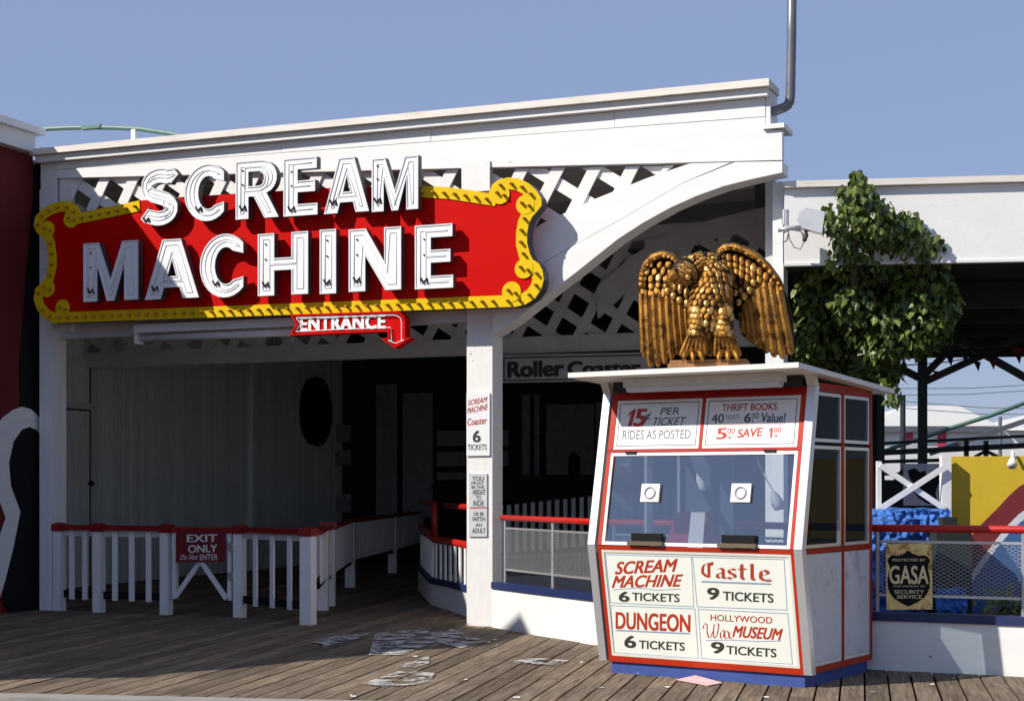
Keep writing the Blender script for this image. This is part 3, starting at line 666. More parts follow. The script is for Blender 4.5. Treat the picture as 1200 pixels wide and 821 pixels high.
# arrow sign under the marquee
ya = ysn - .02
AF = Face(FA, (0, ya, 0), (0, -1, 0)); ck = lambda x, y: C(x, y, (330, 340), 4.8)
AS = thing('arrow_sign', 'small red bent arrow sign reading ENTRANCE hung below the marquee border', 'sign', FA, AF.p((410, 390)))
shape = [ck(*q) for q in [(55, 138), (400, 126), (640, 118), (672, 126), (694, 146), (702, 180), (702, 266), (736, 268), (645, 326), (566, 274), (604, 267), (602, 234), (330, 244), (52, 256), (90, 192)]]
mb = MB(); mb.prism([AF.p(q) for q in shape], (0, .10, 0), 0); part('arrow_panel', mb, M['red'], AS)
mb = MB(); pts = [AF.p(q) for q in shape]; o2b = [(p.x, p.z) for p in pts]; ii = inset(o2b, .022)
for i in range(len(ii)):
    j = (i + 1) % len(ii)
    mb.add([(o2b[i][0], ya - .035, o2b[i][1]), (o2b[j][0], ya - .035, o2b[j][1]), (o2b[j][0], ya + .005, o2b[j][1]), (o2b[i][0], ya + .005, o2b[i][1])], [(0, 1, 2, 3)])
    mb.add([(o2b[i][0], ya - .035, o2b[i][1]), (o2b[j][0], ya - .035, o2b[j][1]), (ii[j][0], ya - .035, ii[j][1]), (ii[i][0], ya - .035, ii[i][1])], [(0, 1, 2, 3)])
    mb.add([(ii[i][0], ya - .035, ii[i][1]), (ii[j][0], ya - .035, ii[j][1]), (ii[j][0], ya - .002, ii[j][1]), (ii[i][0], ya - .002, ii[i][1])], [(0, 1, 2, 3)])
part('rim', mb, M['red'], AS)
AF.text(AS, 'ENTRANCE', ck(110, 228), ck(583, 214), ck(110, 152), M['enamel'], bold=.045, d=.012, space=1.08)
t = MB(); q = inset(o2b, .045); pp = [(p[0], ya - .03, p[1]) for p in q]; t.tube(pp + pp[:1], .006, 6); part('neon_tube', t, M['glasstube'], AS)
mb = MB(); a = AF.p((360, 376)); b = AF.p((450, 372))
for v in (a, b): mb.box(v.x - .015, v.x + .015, ya + .03, ya + .06, v.z - .12, v.z + .12)
part('bracket', mb, M['letteredge'], AS)

# strip light behind the sign's lower edge
yf_ = .02 - .08; a = FA.pick(163, 390, yf_); b = FA.pick(352, 382, yf_)
SL = thing('strip_light', 'long white strip light fixture mounted under the marquee beside the arrow sign', 'lamp', FA, (a.x, yf_, a.z))
mb = MB(); mb.box(a.x, b.x, yf_ - .12, yf_ + .1, a.z - .01, a.z + .09); part('housing', mb, M['signwhite'], SL)
mb = MB(); mb.tube([(a.x + .04, yf_ - .02, a.z - .07), (b.x - .04, yf_ - .02, a.z - .07)], .045, 12); part('lamp_tube', mb, M['dimwhite'], SL, smooth=True)
mb = MB(); mb.box(a.x, a.x + .03, yf_ - .1, yf_ + .06, a.z - .14, a.z - .012); part('end_bracket', mb, M['signwhite'], SL)

# notices on the centre post
PF = Face(FA, (0, -.002, 0), (0, -1, 0)); cp = lambda x, y: C(x, y, (530, 430), 2.647)
T1 = thing('price_sign', 'white SCREAM MACHINE Coaster 6 TICKETS sign on the chipped white post', 'sign', FA, PF.p((560, 533)))
mb = MB(); PF.poly(mb, [(547.5, 460.5), (574.5, 460), (574.5, 533.5), (547.5, 534)], .02); part('panel', mb, M['signwhite'], T1)
F2 = Face(FA, (0, -.022, 0), (0, -1, 0))
F2.text(T1, 'SCREAM', cp(48, 120), cp(106, 108), cp(51, 103), M['txtcrimson'], .015); F2.text(T1, 'MACHINE', cp(46, 144), cp(108, 132), cp(49, 126), M['txtcrimson'], .015)
F2.text(T1, 'Coaster', cp(47, 181), cp(107, 175), cp(48, 160), M['txtcrimson'], .015); F2.text(T1, '6', cp(65, 232), cp(87, 232), cp(65, 197), M['txtblack'], .03); F2.text(T1, 'TICKETS', cp(48, 257), cp(107, 256), cp(48, 240), M['txtblack'], .012)
T2 = thing('height_sign', 'narrow grey height rule board saying YOU MUST BE THIS HEIGHT TO RIDE on the post', 'sign', FA, PF.p((560, 628)))
mb = MB(); PF.poly(mb, [cp(53, 330), cp(109, 330), cp(109, 525), cp(53, 525)], .016); part('panel', mb, M['bluegrey'], T2)
F3 = Face(FA, (0, -.018, 0), (0, -1, 0))
for s_, x0, x1_, yb_, yt_ in (('YOU', 62, 97, 352, 338), ('MUST', 60, 98, 364, 354), ('BE THIS', 60, 99, 376, 367), ('HEIGHT', 64, 103, 396, 379), ('TO', 74, 90, 411, 399), ('RIDE', 66, 98, 430, 414),
                              ('OR BE', 66, 98, 460, 449), ('WITH', 62, 102, 478, 464), ('AN', 72, 92, 494, 484), ('ADULT', 62, 103, 514, 499)):
    F3.text(T2, s_, cp(x0, yb_), cp(x1_, yb_), cp(x0, yt_), M['txtblack'], .012)
mb = MB(); F3.line(mb, [cp(55, 436), cp(108, 435)], .012, .003); part('red_line', mb, M['railred'], T2)

# Roller Coaster board under the rear header
RF = Face(FA, (0, yr - .06, 0), (0, -1, 0)); cr_ = lambda x, y: C(x, y, (560, 340), 5.454)
RC = thing('coaster_board', 'long pale board lettered Roller Coaster under the lattice inside the entrance', 'sign', FA, RF.p((660, 440)))
mb = MB(); RF.poly(mb, [cr_(150, 416), cr_(1130, 396), cr_(1130, 575), cr_(150, 592)], .05); part('panel', mb, M['bluegrey'], RC)
R2 = Face(FA, (0, yr - .112, 0), (0, -1, 0))
mb = MB(); R2.line(mb, [cr_(168, 432), cr_(1115, 413), cr_(1115, 560), cr_(168, 576)], .02, .003, close=True); part('outline', mb, M['txtslate'], RC)
R2.text(RC, 'Roller', cr_(195, 556), cr_(545, 545), cr_(195, 460), M['txtblack'], .05); R2.text(RC, 'Coaster', cr_(578, 545), cr_(1035, 535), cr_(578, 458), M['txtblack'], .05)

# ================================================================== FENCES, KERB WALLS, RAILINGS
PFN = thing('picket_fence', 'white picket fence with red post caps across the exit, left of the entrance', 'fence', FA, (1.6, 0, 0))
tz = 1.06
posts = [(fp(68, 714).x, .03), (fp(116, 716).x, .0), (fp(195, 720).x, 0), (fp(281, 723).x, 0)]
cw = FA.local(floor(357.5, 732)); posts.append((cw.x, cw.y + .07))
for k, (x, y) in enumerate(posts):
    w = .058 if k < 4 else .07; mb = MB(); mb.box(x - w, x + w, y - w, y + w, 0, tz - .06); p_ = part('post', mb, M['white_v'], PFN)
    mb = MB(); w -= .006; mb.box(x - w - .02, x + w + .02, y - w - .02, y + w + .02, tz - .058, tz + .028); mb.hexa([(x - w - .02, y - w - .02, tz + .028), (x + w + .02, y - w - .02, tz + .028), (x + w + .02, y + w + .02, tz + .028), (x - w - .02, y + w + .02, tz + .028)],
        [(x - w + .03, y - w + .03, tz + .05), (x + w - .03, y - w + .03, tz + .05), (x + w - .03, y + w - .03, tz + .05), (x - w + .03, y + w - .03, tz + .05)]); part('post_cap', mb, M['capred'], p_)
def seg_fence(th, a, b, npk, z0=.2, z1=1.0, rail=True):
    a, b = Vector((*a, 0)), Vector((*b, 0)); d = (b - a).normalized(); n = Vector((-d.y, d.x, 0)); a2 = a + d * .06; b2 = b - d * .06
    if rail:
        mb = MB(); mb.strip(a2 + Vector((0, 0, z1 + .02)), b2 + Vector((0, 0, z1 + .02)), .11, .06, (0, 0, 1)); part('top_rail', mb, M['capred'], th)
        mb = MB(); mb.strip(a2 + Vector((0, 0, z0 - .03)) + n * .03, b2 + Vector((0, 0, z0 - .03)) + n * .03, .05, .09, (0, 0, 1)); part('bottom_rail', mb, M['black'], th)
        mb = MB(); mb.strip(a2 + Vector((0, 0, z1 - .06)) + n * .03, b2 + Vector((0, 0, z1 - .06)) + n * .03, .04, .07, (0, 0, 1)); part('inner_rail', mb, M['dimwhite'], th)
    for i in range(npk):
        c = a + (b - a) * ((i + 1) / (npk + 1)); w = d * .037; t = n * .022
        mb = MB(); mb.hexa([c - w - t, c + w - t, c + w, c - w], [v + Vector((0, 0, z1)) for v in (c - w - t, c + w - t, c + w, c - w)])
        for k in range(4): mb.v[k].z = z0 - .05
        part('picket', mb, M['white_v'], th)
seg_fence(PFN, posts[0], posts[1], 2); seg_fence(PFN, posts[1], posts[2], 3); seg_fence(PFN, posts[3], posts[4], 3)
mb = MB(); g0, g1 = posts[2][0] + .08, posts[3][0] - .08
GT = []
mb = MB(); mb.box(g0 + .02, g0 + .075, -.03, .03, .2, 1.0); mb.box(g1 - .075, g1 - .02, -.03, .03, .2, 1.0); mb.box(g0 + .075, g1 - .075, -.025, .025, .92, 1.0); gate = part('gate', mb, M['white_v'], PFN)
mb = MB(); mb.strip((g0 + .07, -.02, .22), ((g0 + g1) / 2 + .1, -.02, .80), .06, .02, (0, -1, 0)); mb.strip((g1 - .07, -.044, .22), ((g0 + g1) / 2 - .1, -.044, .80), .06, .02, (0, -1, 0)); part('cross_brace', mb, M['white_v'], gate)
mb = MB(); mb.strip((posts[2][0] + .08, 0, 1.01), (posts[3][0] - .08, 0, 1.01), .11, .06, (0, 0, 1)); part('top_rail', mb, M['capred'], PFN)
mb = MB()
for z in (.45, .8): mb.box(g1 - .06, g1 + .04, -.05, -.034, z, z + .09)
partx('hinge', mb, M['silver'], gate)
ex = lambda x, y: C(x, y, (0, 370), 2.279)
XF = Face(FA, (0, -.066, 0), (0, -1, 0))
XS = thing('exit_sign', 'maroon EXIT ONLY Do Not ENTER board on the white picket gate', 'sign', FA, XF.p((236, 655)))
mb = MB(); XF.poly(mb, [ex(472, 576), ex(603, 573), ex(603, 655), ex(472, 658)], .02); part('panel', mb, M['maroon'], XS)
X2 = Face(FA, (0, -.086, 0), (0, -1, 0))
for s_, bl, br, tl in (('EXIT', (500, 603), (580, 602), (500, 584)), ('ONLY', (503, 632), (580, 630), (503, 612)), ('Do Not', (481, 651), (527, 650), (485, 637)), ('ENTER', (534, 651), (582, 651), (534, 636))):
    X2.text(XS, s_, ex(*bl), ex(*br), ex(*tl), M['txtwhite'], .022 if s_ in ('EXIT', 'ONLY') else .008)

# fence of the entrance lane, running inward from the corner post
LF = thing('lane_fence', 'white picket fence curving inward from the red capped corner post beside the entrance lane', 'fence', WF, floor(375, 716))
lp = [floor(362, 728) + Vector((.06, .25, 0)), floor(378, 714.5), floor(386, 709.5), floor(410.5, 687.6), floor(460, 671), Vector((-1.75, 33, 0))]
for k, p in enumerate(lp[1:5]):
    w = .075; mb = MB(); mb.box(p.x - w, p.x + w, p.y - w, p.y + w, 0, 1.0); q = part('post', mb, M['white_v'], LF)
    if k == 1: mb = MB(); mb.box(p.x - .11, p.x + .11, p.y - .11, p.y + .11, 1.0, 1.1); part('post_cap', mb, M['capred'], q)
for a, b in zip(lp[:-1], lp[1:]):
    d = (b - a); L = d.length; d = d.normalized(); n = Vector((-d.y, d.x, 0))
    mb = MB(); mb.strip(a + Vector((0, 0, 1.0)), b + Vector((0, 0, 1.0)), .12, .05, (0, 0, 1)); part('top_rail', mb, M['capred'], LF)
    mb = MB(); mb.strip(a + Vector((0, 0, .36)), b + Vector((0, 0, .36)), .06, .09, (0, 0, 1)); part('bottom_rail', mb, M['black'], LF)
    m = max(2, int(L / .16))
    for i in range(m):
        c = a + (b - a) * ((i + .5) / m) - n * .035; w = d * .048; t = n * .02; mb = MB()
        mb.hexa([c - w - t, c + w - t, c + w, c - w], [v + Vector((0, 0, .99)) for v in (c - w - t, c + w - t, c + w, c - w)])
        for k in range(4): mb.v[k].z = .42
        part('picket', mb, M['white_v'], LF)
# inner queue fence in the gloom
QF = thing('queue_fence', 'dim white picket fence rising along the ramp deep inside the entrance', 'fence', FA, (4.7, 8.1, 0))
a, b = Vector((2.9, 8.1, .42)), Vector((6.6, 8.1, .80)); d = (b - a).normalized()
mb = MB(); mb.strip(a + Vector((0, 0, .82)), b + Vector((0, 0, .82)), .08, .05, (0, 0, 1)); part('top_rail', mb, M['black'], QF)
for i in range(26):
    c = a + (b - a) * ((i + .5) / 26); w = d * .035; t = Vector((0, .02, 0)); q = [c - w - t, c + w - t, c + w, c - w]
    mb = MB(); mb.hexa(q, [v + Vector((0, 0, .8)) for v in q]); part('picket', mb, M['rear'], QF)
mb = MB(); mb.hexa([a - Vector((0, .02, .5)), b - Vector((0, .02, .8)), b + Vector((0, .02, -.8)), a + Vector((0, .02, -.5))], [a - Vector((0, .02, .02)), b - Vector((0, .02, .02)), b + Vector((0, .02, -.02)), a + Vector((0, .02, -.02))]); part('skirt', mb, M['dark'], QF)

# low kerb walls with blue caps
def kerb(name, label, pts, h, cap, th=.10, base=None):
    T = thing(name, label, 'kerb wall', WF, base or pts[0], 'low kerb walls')
    mb = MB(); mc = MB(); n = len(pts); offs = []
    for i in range(n):
        a = pts[max(i - 1, 0)]; c = pts[min(i + 1, n - 1)]; d = (c - a).normalized(); offs.append(Vector((-d.y, d.x, 0)))
    for i in range(n - 1):
        a, b, na, nb = pts[i], pts[i + 1], offs[i], offs[i + 1]; zz = lambda v, z: Vector((v.x, v.y, z))
        mb.hexa([zz(a, -.05), zz(b, -.05), zz(b + nb * th, -.05), zz(a + na * th, -.05)], [zz(a, h[i]), zz(b, h[i + 1]), zz(b + nb * th, h[i + 1]), zz(a + na * th, h[i])])
        a2, b2 = a - na * .018, b - nb * .018
        mc.hexa([zz(a2, h[i] + .002), zz(b2, h[i + 1] + .002), zz(b + nb * (th + .018), h[i + 1] + .002), zz(a + na * (th + .018), h[i] + .002)],
                [zz(a2, h[i] + cap), zz(b2, h[i + 1] + cap), zz(b + nb * (th + .018), h[i + 1] + cap), zz(a + na * (th + .018), h[i] + cap)])
    part('wall', mb, M['white'], T); part('cap', mc, M['blue'], T); return T
KA, KB, KC, KD = floor(489.8, 690.5), floor(504.5, 708), floor(545, 722), floor(577, 734.6)
KE = floor(709, 757); KG = Vector((1.80, 14.95, 0)); KH = Vector((3.06, 13.68, 0)); KI = floor(1200, 792.5); KJ = KI + (KI - KH).normalized() * 3.2
kc = lambda a, b, t: a + (b - a) * t
kerb('kerb_wall', 'low white kerb wall with blue cap curving into the entrance left of the post', [KA, KB, kc(KB, KC, .5) + Vector((.02, .03, 0)), KC, KD + Vector((-.12, .35, 0))], [.30, .28, .29, .30, .34], .08, base=KB)
kerb('kerb_wall', 'low white kerb wall with blue cap along the boardwalk, passing behind the ticket booth', [KD, kc(KD, KE, .5) + Vector((.0, -.03, 0)), KE, KG, KH, KI, KJ], [.43, .43, .43, .43, .42, .42, .42], .075, base=KE)
# entry railing
ER = thing('entry_railing', 'red pipe railing with white pickets on the kerb wall left of the post', 'railing', WF, (KB.x, KB.y, .3))
w_ = lambda v, z: Vector((v.x, v.y, z)); i_ = Vector((.05, .05, 0))
KD2 = KD + Vector((-.12, .35, 0))
mb = MB(); mb.tube([w_(KA + i_, .95), w_(KB + i_, .86), w_(KC + i_, .85), w_(KD2, .85)], .05, 10); part('lower_rail', mb, M['railred'], ER, smooth=True)
mb = MB(); mb.tube([w_(KB + i_ + Vector((.15, .3, 0)), 1.30), w_(KC + i_, 1.31), w_(KD2, 1.31)], .04, 10); part('upper_rail', mb, M['railred'], ER, smooth=True)
mb = MB(); mb.tube([w_(KB + i_, .86), w_(KB + i_, 1.34)], .045, 10); mb.tube([w_(KB + i_, 1.32), w_(KA + i_, 1.32)], .04, 10); part('post', mb, M['capred'], ER, smooth=True)
for a, b, m in ((KA, KB, 14), (KB, KC, 7), (KC, KD2, 5)):
    d = (b - a).normalized(); n = Vector((-d.y, d.x, 0))
    for i in range(m):
        c = a + (b - a) * ((i + .5) / m) + n * .03; w = d * .048; t = n * .02; q = [w_(c - w, .36), w_(c + w, .36), w_(c + w + t, .36), w_(c - w + t, .36)]
        mb = MB(); mb.hexa(q, [w_(v, .83) for v in q]); part('picket', mb, M['white_v'], ER)
# mesh railing
MR = thing('mesh_railing', 'red pipe railing with diamond mesh panels on the boardwalk kerb wall', 'railing', WF, (KE.x, KE.y, .5))
rails = [KD + Vector((.08, .08, 0)), KE, KG, KH, KI, KJ]; o_ = Vector((.03, .05, 0)); rails = [v + o_ for v in rails]
mb = MB(); mb.tube([w_(v, 1.215) for v in rails], .034, 10); part('top_rail', mb, M['railred'], MR, smooth=True)
z0, z1 = .64, 1.10
for a, b in zip(rails[:-1], rails[1:]):
    L = (b - a).length; d = (b - a).normalized(); n = Vector((-d.y, d.x, 0)); a2, b2 = a + d * .07, b - d * .02
    mb = MB()
    for z in (z0, z1): mb.strip(w_(a2, z), w_(b2, z), .022, .022, n)
    for v in (a2, b2): mb.strip(w_(v, z0), w_(v, z1), .022, .022, n)
    part('mesh_frame', mb, M['silver'], MR)
    mb = MB(); s = .056; H_ = z1 - z0; k = -H_ * 1.6; L2 = (b2 - a2).length
    for sgn, yo in ((1, .006), (-1, .010)):
        u = -H_ * 1.7
        while u < L2:
            p0, p1 = (u, 0), (u + H_ * 1.7, H_)
            t0 = max(0, (0 - p0[0]) / (p1[0] - p0[0])); t1 = min(1, (L2 - p0[0]) / (p1[0] - p0[0]))
            if t1 > t0:
                f = lambda t: (p0[0] + (p1[0] - p0[0]) * t, (z0 + H_ * t) if sgn > 0 else (z1 - H_ * t))
                q0, q1 = f(t0), f(t1); mb.strip(w_(a2 + d * q0[0] + n * yo, q0[1]), w_(a2 + d * q1[0] + n * yo, q1[1]), .0042, .003, n)
            u += s
    part('mesh_panel', mb, M['mesh'], MR)
    m = max(1, round(L / 1.15))
    mb = MB()
    for i in range(m + 1):
        v = a2 + (b2 - a2) * (i / m); mb.tube([w_(v, .45), w_(v, 1.20)], .016, 8)
    partx('upright', mb, M['silver'], MR)

mb = MB(); lr2 = random.Random(11)
for i in range(60):
    px, py = lr2.uniform(380, 1190), lr2.uniform(742, 818); c = floor(px, py); a = lr2.uniform(0, 6.28); L = lr2.uniform(.006, .028); u = Vector((math.cos(a), math.sin(a), 0)) * L; v = Vector((-u.y, u.x, 0)) * lr2.uniform(.25, .8); h = Vector((0, 0, .009))
    mb.add([c - u - v + h, c + u - v + h, c + u + v + h * 1.6, c - u + v + h * 1.3], [(0, 1, 2, 3)])
single('paper_scraps', mb, M['paper'], 'tiny pale paper scraps scattered over the planks', 'litter', WF, kind='stuff')

# ================================================================== TICKET BOOTH
TB = thing('ticket_booth', 'white and red ticket booth with slanted glass front, hand lettered price boards and flat roof', 'booth', BO, (.88, .6, 0))
bx0, bx1, by1 = -.035, 1.795, 1.33
zs, zt_, ys_, yt_ = 1.085, 2.36, -.1935, .068
LN = Vector((0, -(zs - .1), ys_ - 0)).normalized(); LN = Vector((0, -(zs - .1), ys_)).normalized()      # lower front normal
UN = Vector((0, -(zt_ - zs), -(ys_ - yt_))).normalized() if False else Vector((0, -(zt_ - zs), (yt_ - ys_))).normalized()
fy = lambda z: ys_ * (z - .1) / (zs - .1) if z < zs else ys_ + (yt_ - ys_) * (z - zs) / (zt_ - zs)
mb = MB(); mb.box(.0, 1.76, .015, by1 - .02, -.02, .10); part('plinth', mb, M['plinth'], TB)
# side walls: both sides the same, built from the side profile
def sidepoly(x, y0f, y1f, z0, z1): return [(x, y0f(z0), z0), (x, y1f(z0), z0), (x, y1f(z1), z1), (x, y0f(z1), z1)]
ym0, ym1 = .60, .645
sidemid = BO.pickp(987.5, 643, (bx1, 0, 0), (1, 0, 0)).y; ym0, ym1 = sidemid - .028, sidemid + .028
for x, t in ((bx1, -.03), (bx0, .03)):
    edge = lambda z: fy(z) + .05
    mb = MB()
    for a, b in ((lambda z: fy(z) + .075, lambda z: ym0 - .012), (lambda z: ym1 + .012, lambda z: by1 - .075)):
        mb.prism(sidepoly(x - t * .0, a, b, .185, 1.04), (t, 0, 0))
    o = partx('side_panel', mb, M['panelgrey'], TB)
    mb = MB(); q = .004 if x > 0 else -.004; f = lambda z: fy(z) + .06
    mb.prism(sidepoly(x + q, f, lambda z: by1, .10, .15), (t, 0, 0), 0); part('base_rail', mb, M['orange'], TB)
    mb = MB(); mb.prism(sidepoly(x + q, f, lambda z: by1, 1.045, 1.085), (t, 0, 0))
    mb.prism(sidepoly(x + q, f, lambda z: by1, 2.33, 2.40), (t, 0, 0)); partx('cross_rail', mb, M['boothred'], TB)
    mb = MB()
    mb.prism(sidepoly(x + q, lambda z: ym0, lambda z: ym1, .152, 1.043), (t, 0, 0)); mb.prism(sidepoly(x + q, lambda z: ym0, lambda z: ym1, 1.087, 2.328), (t, 0, 0))
    mb.prism(sidepoly(x + q, lambda z: by1 - .055, lambda z: by1, .152, 1.043), (t, 0, 0)); mb.prism(sidepoly(x + q, lambda z: by1 - .055, lambda z: by1, 1.087, 2.328), (t, 0, 0)); partx('mullion', mb, M['boothred'], TB)
    mb = MB(); e_ = .002 if x > 0 else -.002
    for a, b in ((lambda z: fy(z) + .062, lambda z: ym0 - .002), (lambda z: ym1 + .002, lambda z: by1 - .057)):
        mb.prism(sidepoly(x + e_, a, b, .152, .183), (t, 0, 0)); mb.prism(sidepoly(x + e_, a, lambda z, a=a: a(z) + .012, .184, 1.043), (t, 0, 0)); mb.prism(sidepoly(x + e_, lambda z, b=b: b(z) - .012, b, .184, 1.043), (t, 0, 0))
    partx('panel_trim', mb, M['trim'], TB)
    for k, (a, b) in enumerate(((lambda z: fy(z) + .062, lambda z: ym0 - .003), (lambda z: ym1 + .003, lambda z: by1 - .058))):
        for z0_, z1_ in ((1.09, 1.90), (1.93, 2.325)):
            mb = MB(); w = .026
            mb.prism(sidepoly(x, a, b, z0_, z0_ + w), (t, 0, 0)); mb.prism(sidepoly(x, a, b, z1_ - w, z1_), (t, 0, 0))
            mb.prism(sidepoly(x, a, lambda z, a=a: a(z) + w, z0_ + w, z1_ - w), (t, 0, 0)); mb.prism(sidepoly(x, lambda z, b=b: b(z) - w, b, z0_ + w, z1_ - w), (t, 0, 0))
            o = part('side_window', mb, M['aluminium'], TB)
            mb = MB(); mb.flat(sidepoly(x + t * .5, lambda z, a=a: a(z) + w, lambda z, b=b: b(z) - w, z0_ + w, z1_ - w)); part('pane', mb, M['glass_side'], o)
mb = MB(); mb.box(bx0 + .031, bx1 - .031, by1 - .03, by1, .10, 1.08); mb.box(bx0 + .031, .5, by1 - .03, by1, 1.08, 2.4); mb.box(1.25, bx1 - .031, by1 - .03, by1, 1.08, 2.4); mb.box(.5, 1.25, by1 - .03, by1, 2.05, 2.4); part('back_wall', mb, mat('booth_inside', (.10, .12, .16), .8), TB)
mb = MB(); mb.box(bx0 + .05, bx1 - .05, .0, by1 - .05, .10, .12); part('inner_floor', mb, M['dark'], TB)
mb = MB(); mb.box(bx0 + .04, bx1 - .04, ys_ + .05, .30, 1.02, 1.05); part('counter', mb, M['dimwhite'], TB)
# corner posts: bright metal, bent at sill and at eaves
for x in (bx0, bx1):
    s_ = 1 if x > 0 else -1; x = x + s_ * .018
    def ring(z, dy=0): return [(x - .045, fy(z) - .022 + dy, z), (x + .02, fy(z) - .012 + dy, z), (x + .026, fy(z) + .05 + dy, z), (x - .04, fy(z) + .05 + dy, z)]
    mb = MB(); mb.hexa(ring(.10), ring(zs)); part('lower_post', mb, M['trim'] if False else M['aluminium'], TB)
    mb = MB(); mb.hexa([(a, b, c + .003) for a, b, c in ring(zs)], ring(2.36)); part('upper_post', mb, M['aluminium'], TB)
    mb = MB(); b = ring(2.362); t = [(p[0], p[1] - .07, 2.475) for p in b]; mb.hexa(b, t); part('eaves_post', mb, M['fixture'], TB)
# front, lower: signboard in red frame
LFc = Face(BO, (0, 0, .1), LN); UFc = Face(BO, (0, ys_, zs), UN)
up_l = Vector((0, ys_, zs - .1)).normalized(); up_u = Vector((0, yt_ - ys_, zt_ - zs)).normalized()
def slab(x0, x1_, z0, z1, t, d=0.0):
    n = LN if z1 <= zs + .001 else UN; return [Vector((x, fy(z), z)) + n * d for x, z in ((x0, z0), (x1_, z0), (x1_, z1), (x0, z1))], n * t
def addslab(mb, *a, mi=0): p_, v = slab(*a); mb.prism(p_, v, mi)
ix0, ix1 = bx0 + .028, bx1 - .028
mb = MB(); addslab(mb, ix0, ix1, .10, .148, .012); part('base_rail', mb, M['orange'], TB)
mb = MB(); addslab(mb, ix0, ix0 + .03, .150, 1.05, .010); addslab(mb, ix1 - .03, ix1, .150, 1.05, .010); addslab(mb, ix0, ix1, 1.052, 1.083, .012); partx('frame', mb, M['orange'], TB)
mb = MB(); a, b, c, d = ix0 + .032, ix1 - .032, .150, 1.05
addslab(mb, a, b, c, c + .022, .009); addslab(mb, a, b, d - .022, d, .009); addslab(mb, a, a + .022, c + .023, d - .023, .009); addslab(mb, b - .022, b, c + .023, d - .023, .009); partx('frame_trim', mb, M['trim'], TB)
mb = MB(); p_, v = slab(a + .01, b - .01, c + .01, d - .01, -.02, .002); mb.prism(p_, v); SB = part('ride_board', mb, M['cream'], TB)
lo = lambda x, y: C(x, y, (690, 630), 4.3)
mb = MB()
for q in ([(85, 82), (518, 95), (530, 345), (110, 325)], [(524, 95), (985, 108), (1000, 362), (547, 345)], [(112, 339), (535, 356), (553, 605), (128, 575)], [(552, 358), (1003, 380), (1027, 635), (570, 605)]):
    LFc.line(mb, [lo(*t) for t in q], .006, .003, close=True)
LFc.line(mb, [lo(120, 260), lo(250, 250), lo(340, 262), lo(465, 256)], .006, .003); LFc.line(mb, [lo(570, 219), lo(920, 232)], .014, .003); LFc.line(mb, [lo(140, 464), lo(510, 481)], .012, .003); LFc.line(mb, [lo(590, 515), lo(720, 512), lo(850, 520), lo(968, 517)], .006, .003)
part('ruled_lines', mb, M['txtblue'], SB)
for s_, bl, br, tl, mm, bo in (('SCREAM', (133, 182), (430, 168), (149, 120), 'txtred', .028), ('MACHINE', (118, 249), (455, 243), (137, 190), 'txtred', .028), ('6', (155, 318), (203, 320), (155, 268), 'txtblack', .028), ('TICKETS', (220, 314), (457, 322), (220, 274), 'txtblack', .02),
        ('9', (600, 308), (655, 309), (600, 250), 'txtblack', .028), ('TICKETS', (678, 312), (930, 325), (678, 268), 'txtblack', .02), ('DUNGEON', (138, 455), (510, 472), (138, 372), 'txtred', .028), ('6', (183, 550), (236, 552), (183, 490), 'txtblack', .028),
        ('TICKETS', (255, 555), (483, 567), (255, 514), 'txtblack', .02), ('HOLLYWOOD', (615, 415), (925, 430), (615, 383), 'txtred', .008), ('MUSEUM', (725, 496), (962, 513), (740, 441), 'txtred', .028), ('9', (620, 578), (680, 581), (620, 522), 'txtblack', .028), ('TICKETS', (695, 583), (945, 600), (695, 541), 'txtblack', .02)):
    LFc.text(SB, s_, lo(*bl), lo(*br), lo(*tl), M[mm], bo, d=.0035)
# black-letter Castle and script Wax, drawn with a broad pen
cas = [[(.13, .88), (.06, .80), (.03, .62), (.03, .32), (.08, .16), (.13, .10), (.175, .17)], [(.06, .80), (.13, .90), (.165, .84)], [(.165, .93), (.165, .76)], [(.12, .86), (.12, .16)],
       [(.235, .56), (.29, .62), (.325, .56), (.325, .12), (.36, .08)], [(.325, .38), (.25, .32), (.235, .18), (.27, .09), (.325, .18)],
       [(.50, .56), (.45, .62), (.405, .54), (.42, .40), (.49, .30), (.495, .16), (.44, .08), (.395, .15)],
       [(.59, .88), (.59, .16), (.62, .08), (.66, .14)], [(.545, .62), (.655, .64)],
       [(.735, .92), (.735, .14), (.77, .08)], [(.70, .86), (.735, .94)],
       [(.855, .33), (.95, .42), (.955, .54), (.91, .62), (.87, .57), (.855, .46), (.855, .20), (.90, .09), (.99, .17)], [(.92, .07), (1.0, .07)]]
mb = MB(); put_shape(mb, nib(cas, .055, .10, 40), LFc.p(lo(565, 204)), LFc.p(lo(920, 220)), LFc.p(lo(563, 112)), LFc.n, .0035); part('lettering', mb, M['txtred'], SB)
wx = [[(.03, .62), (.0, .78), (.07, .95), (.14, .85), (.14, .45), (.20, .08), (.27, .12), (.36, .55), (.38, .92)], [(.36, .55), (.37, .15), (.43, .08), (.50, .35), (.54, .88), (.50, .97)],
      [(.74, .52), (.68, .58), (.61, .42), (.60, .18), (.64, .08), (.70, .18), (.745, .56), (.745, .18), (.80, .08)], [(.82, .54), (.86, .50), (.92, .12), (1.0, .14)], [(.99, .54), (.92, .40), (.86, .14), (.80, .08)]]
mb = MB(); put_shape(mb, nib(wx, .040, .075, 35), LFc.p(lo(575, 506)), LFc.p(lo(722, 512)), LFc.p(lo(577, 424)), LFc.n, .0035); part('lettering', mb, M['txtcrimson'], SB)
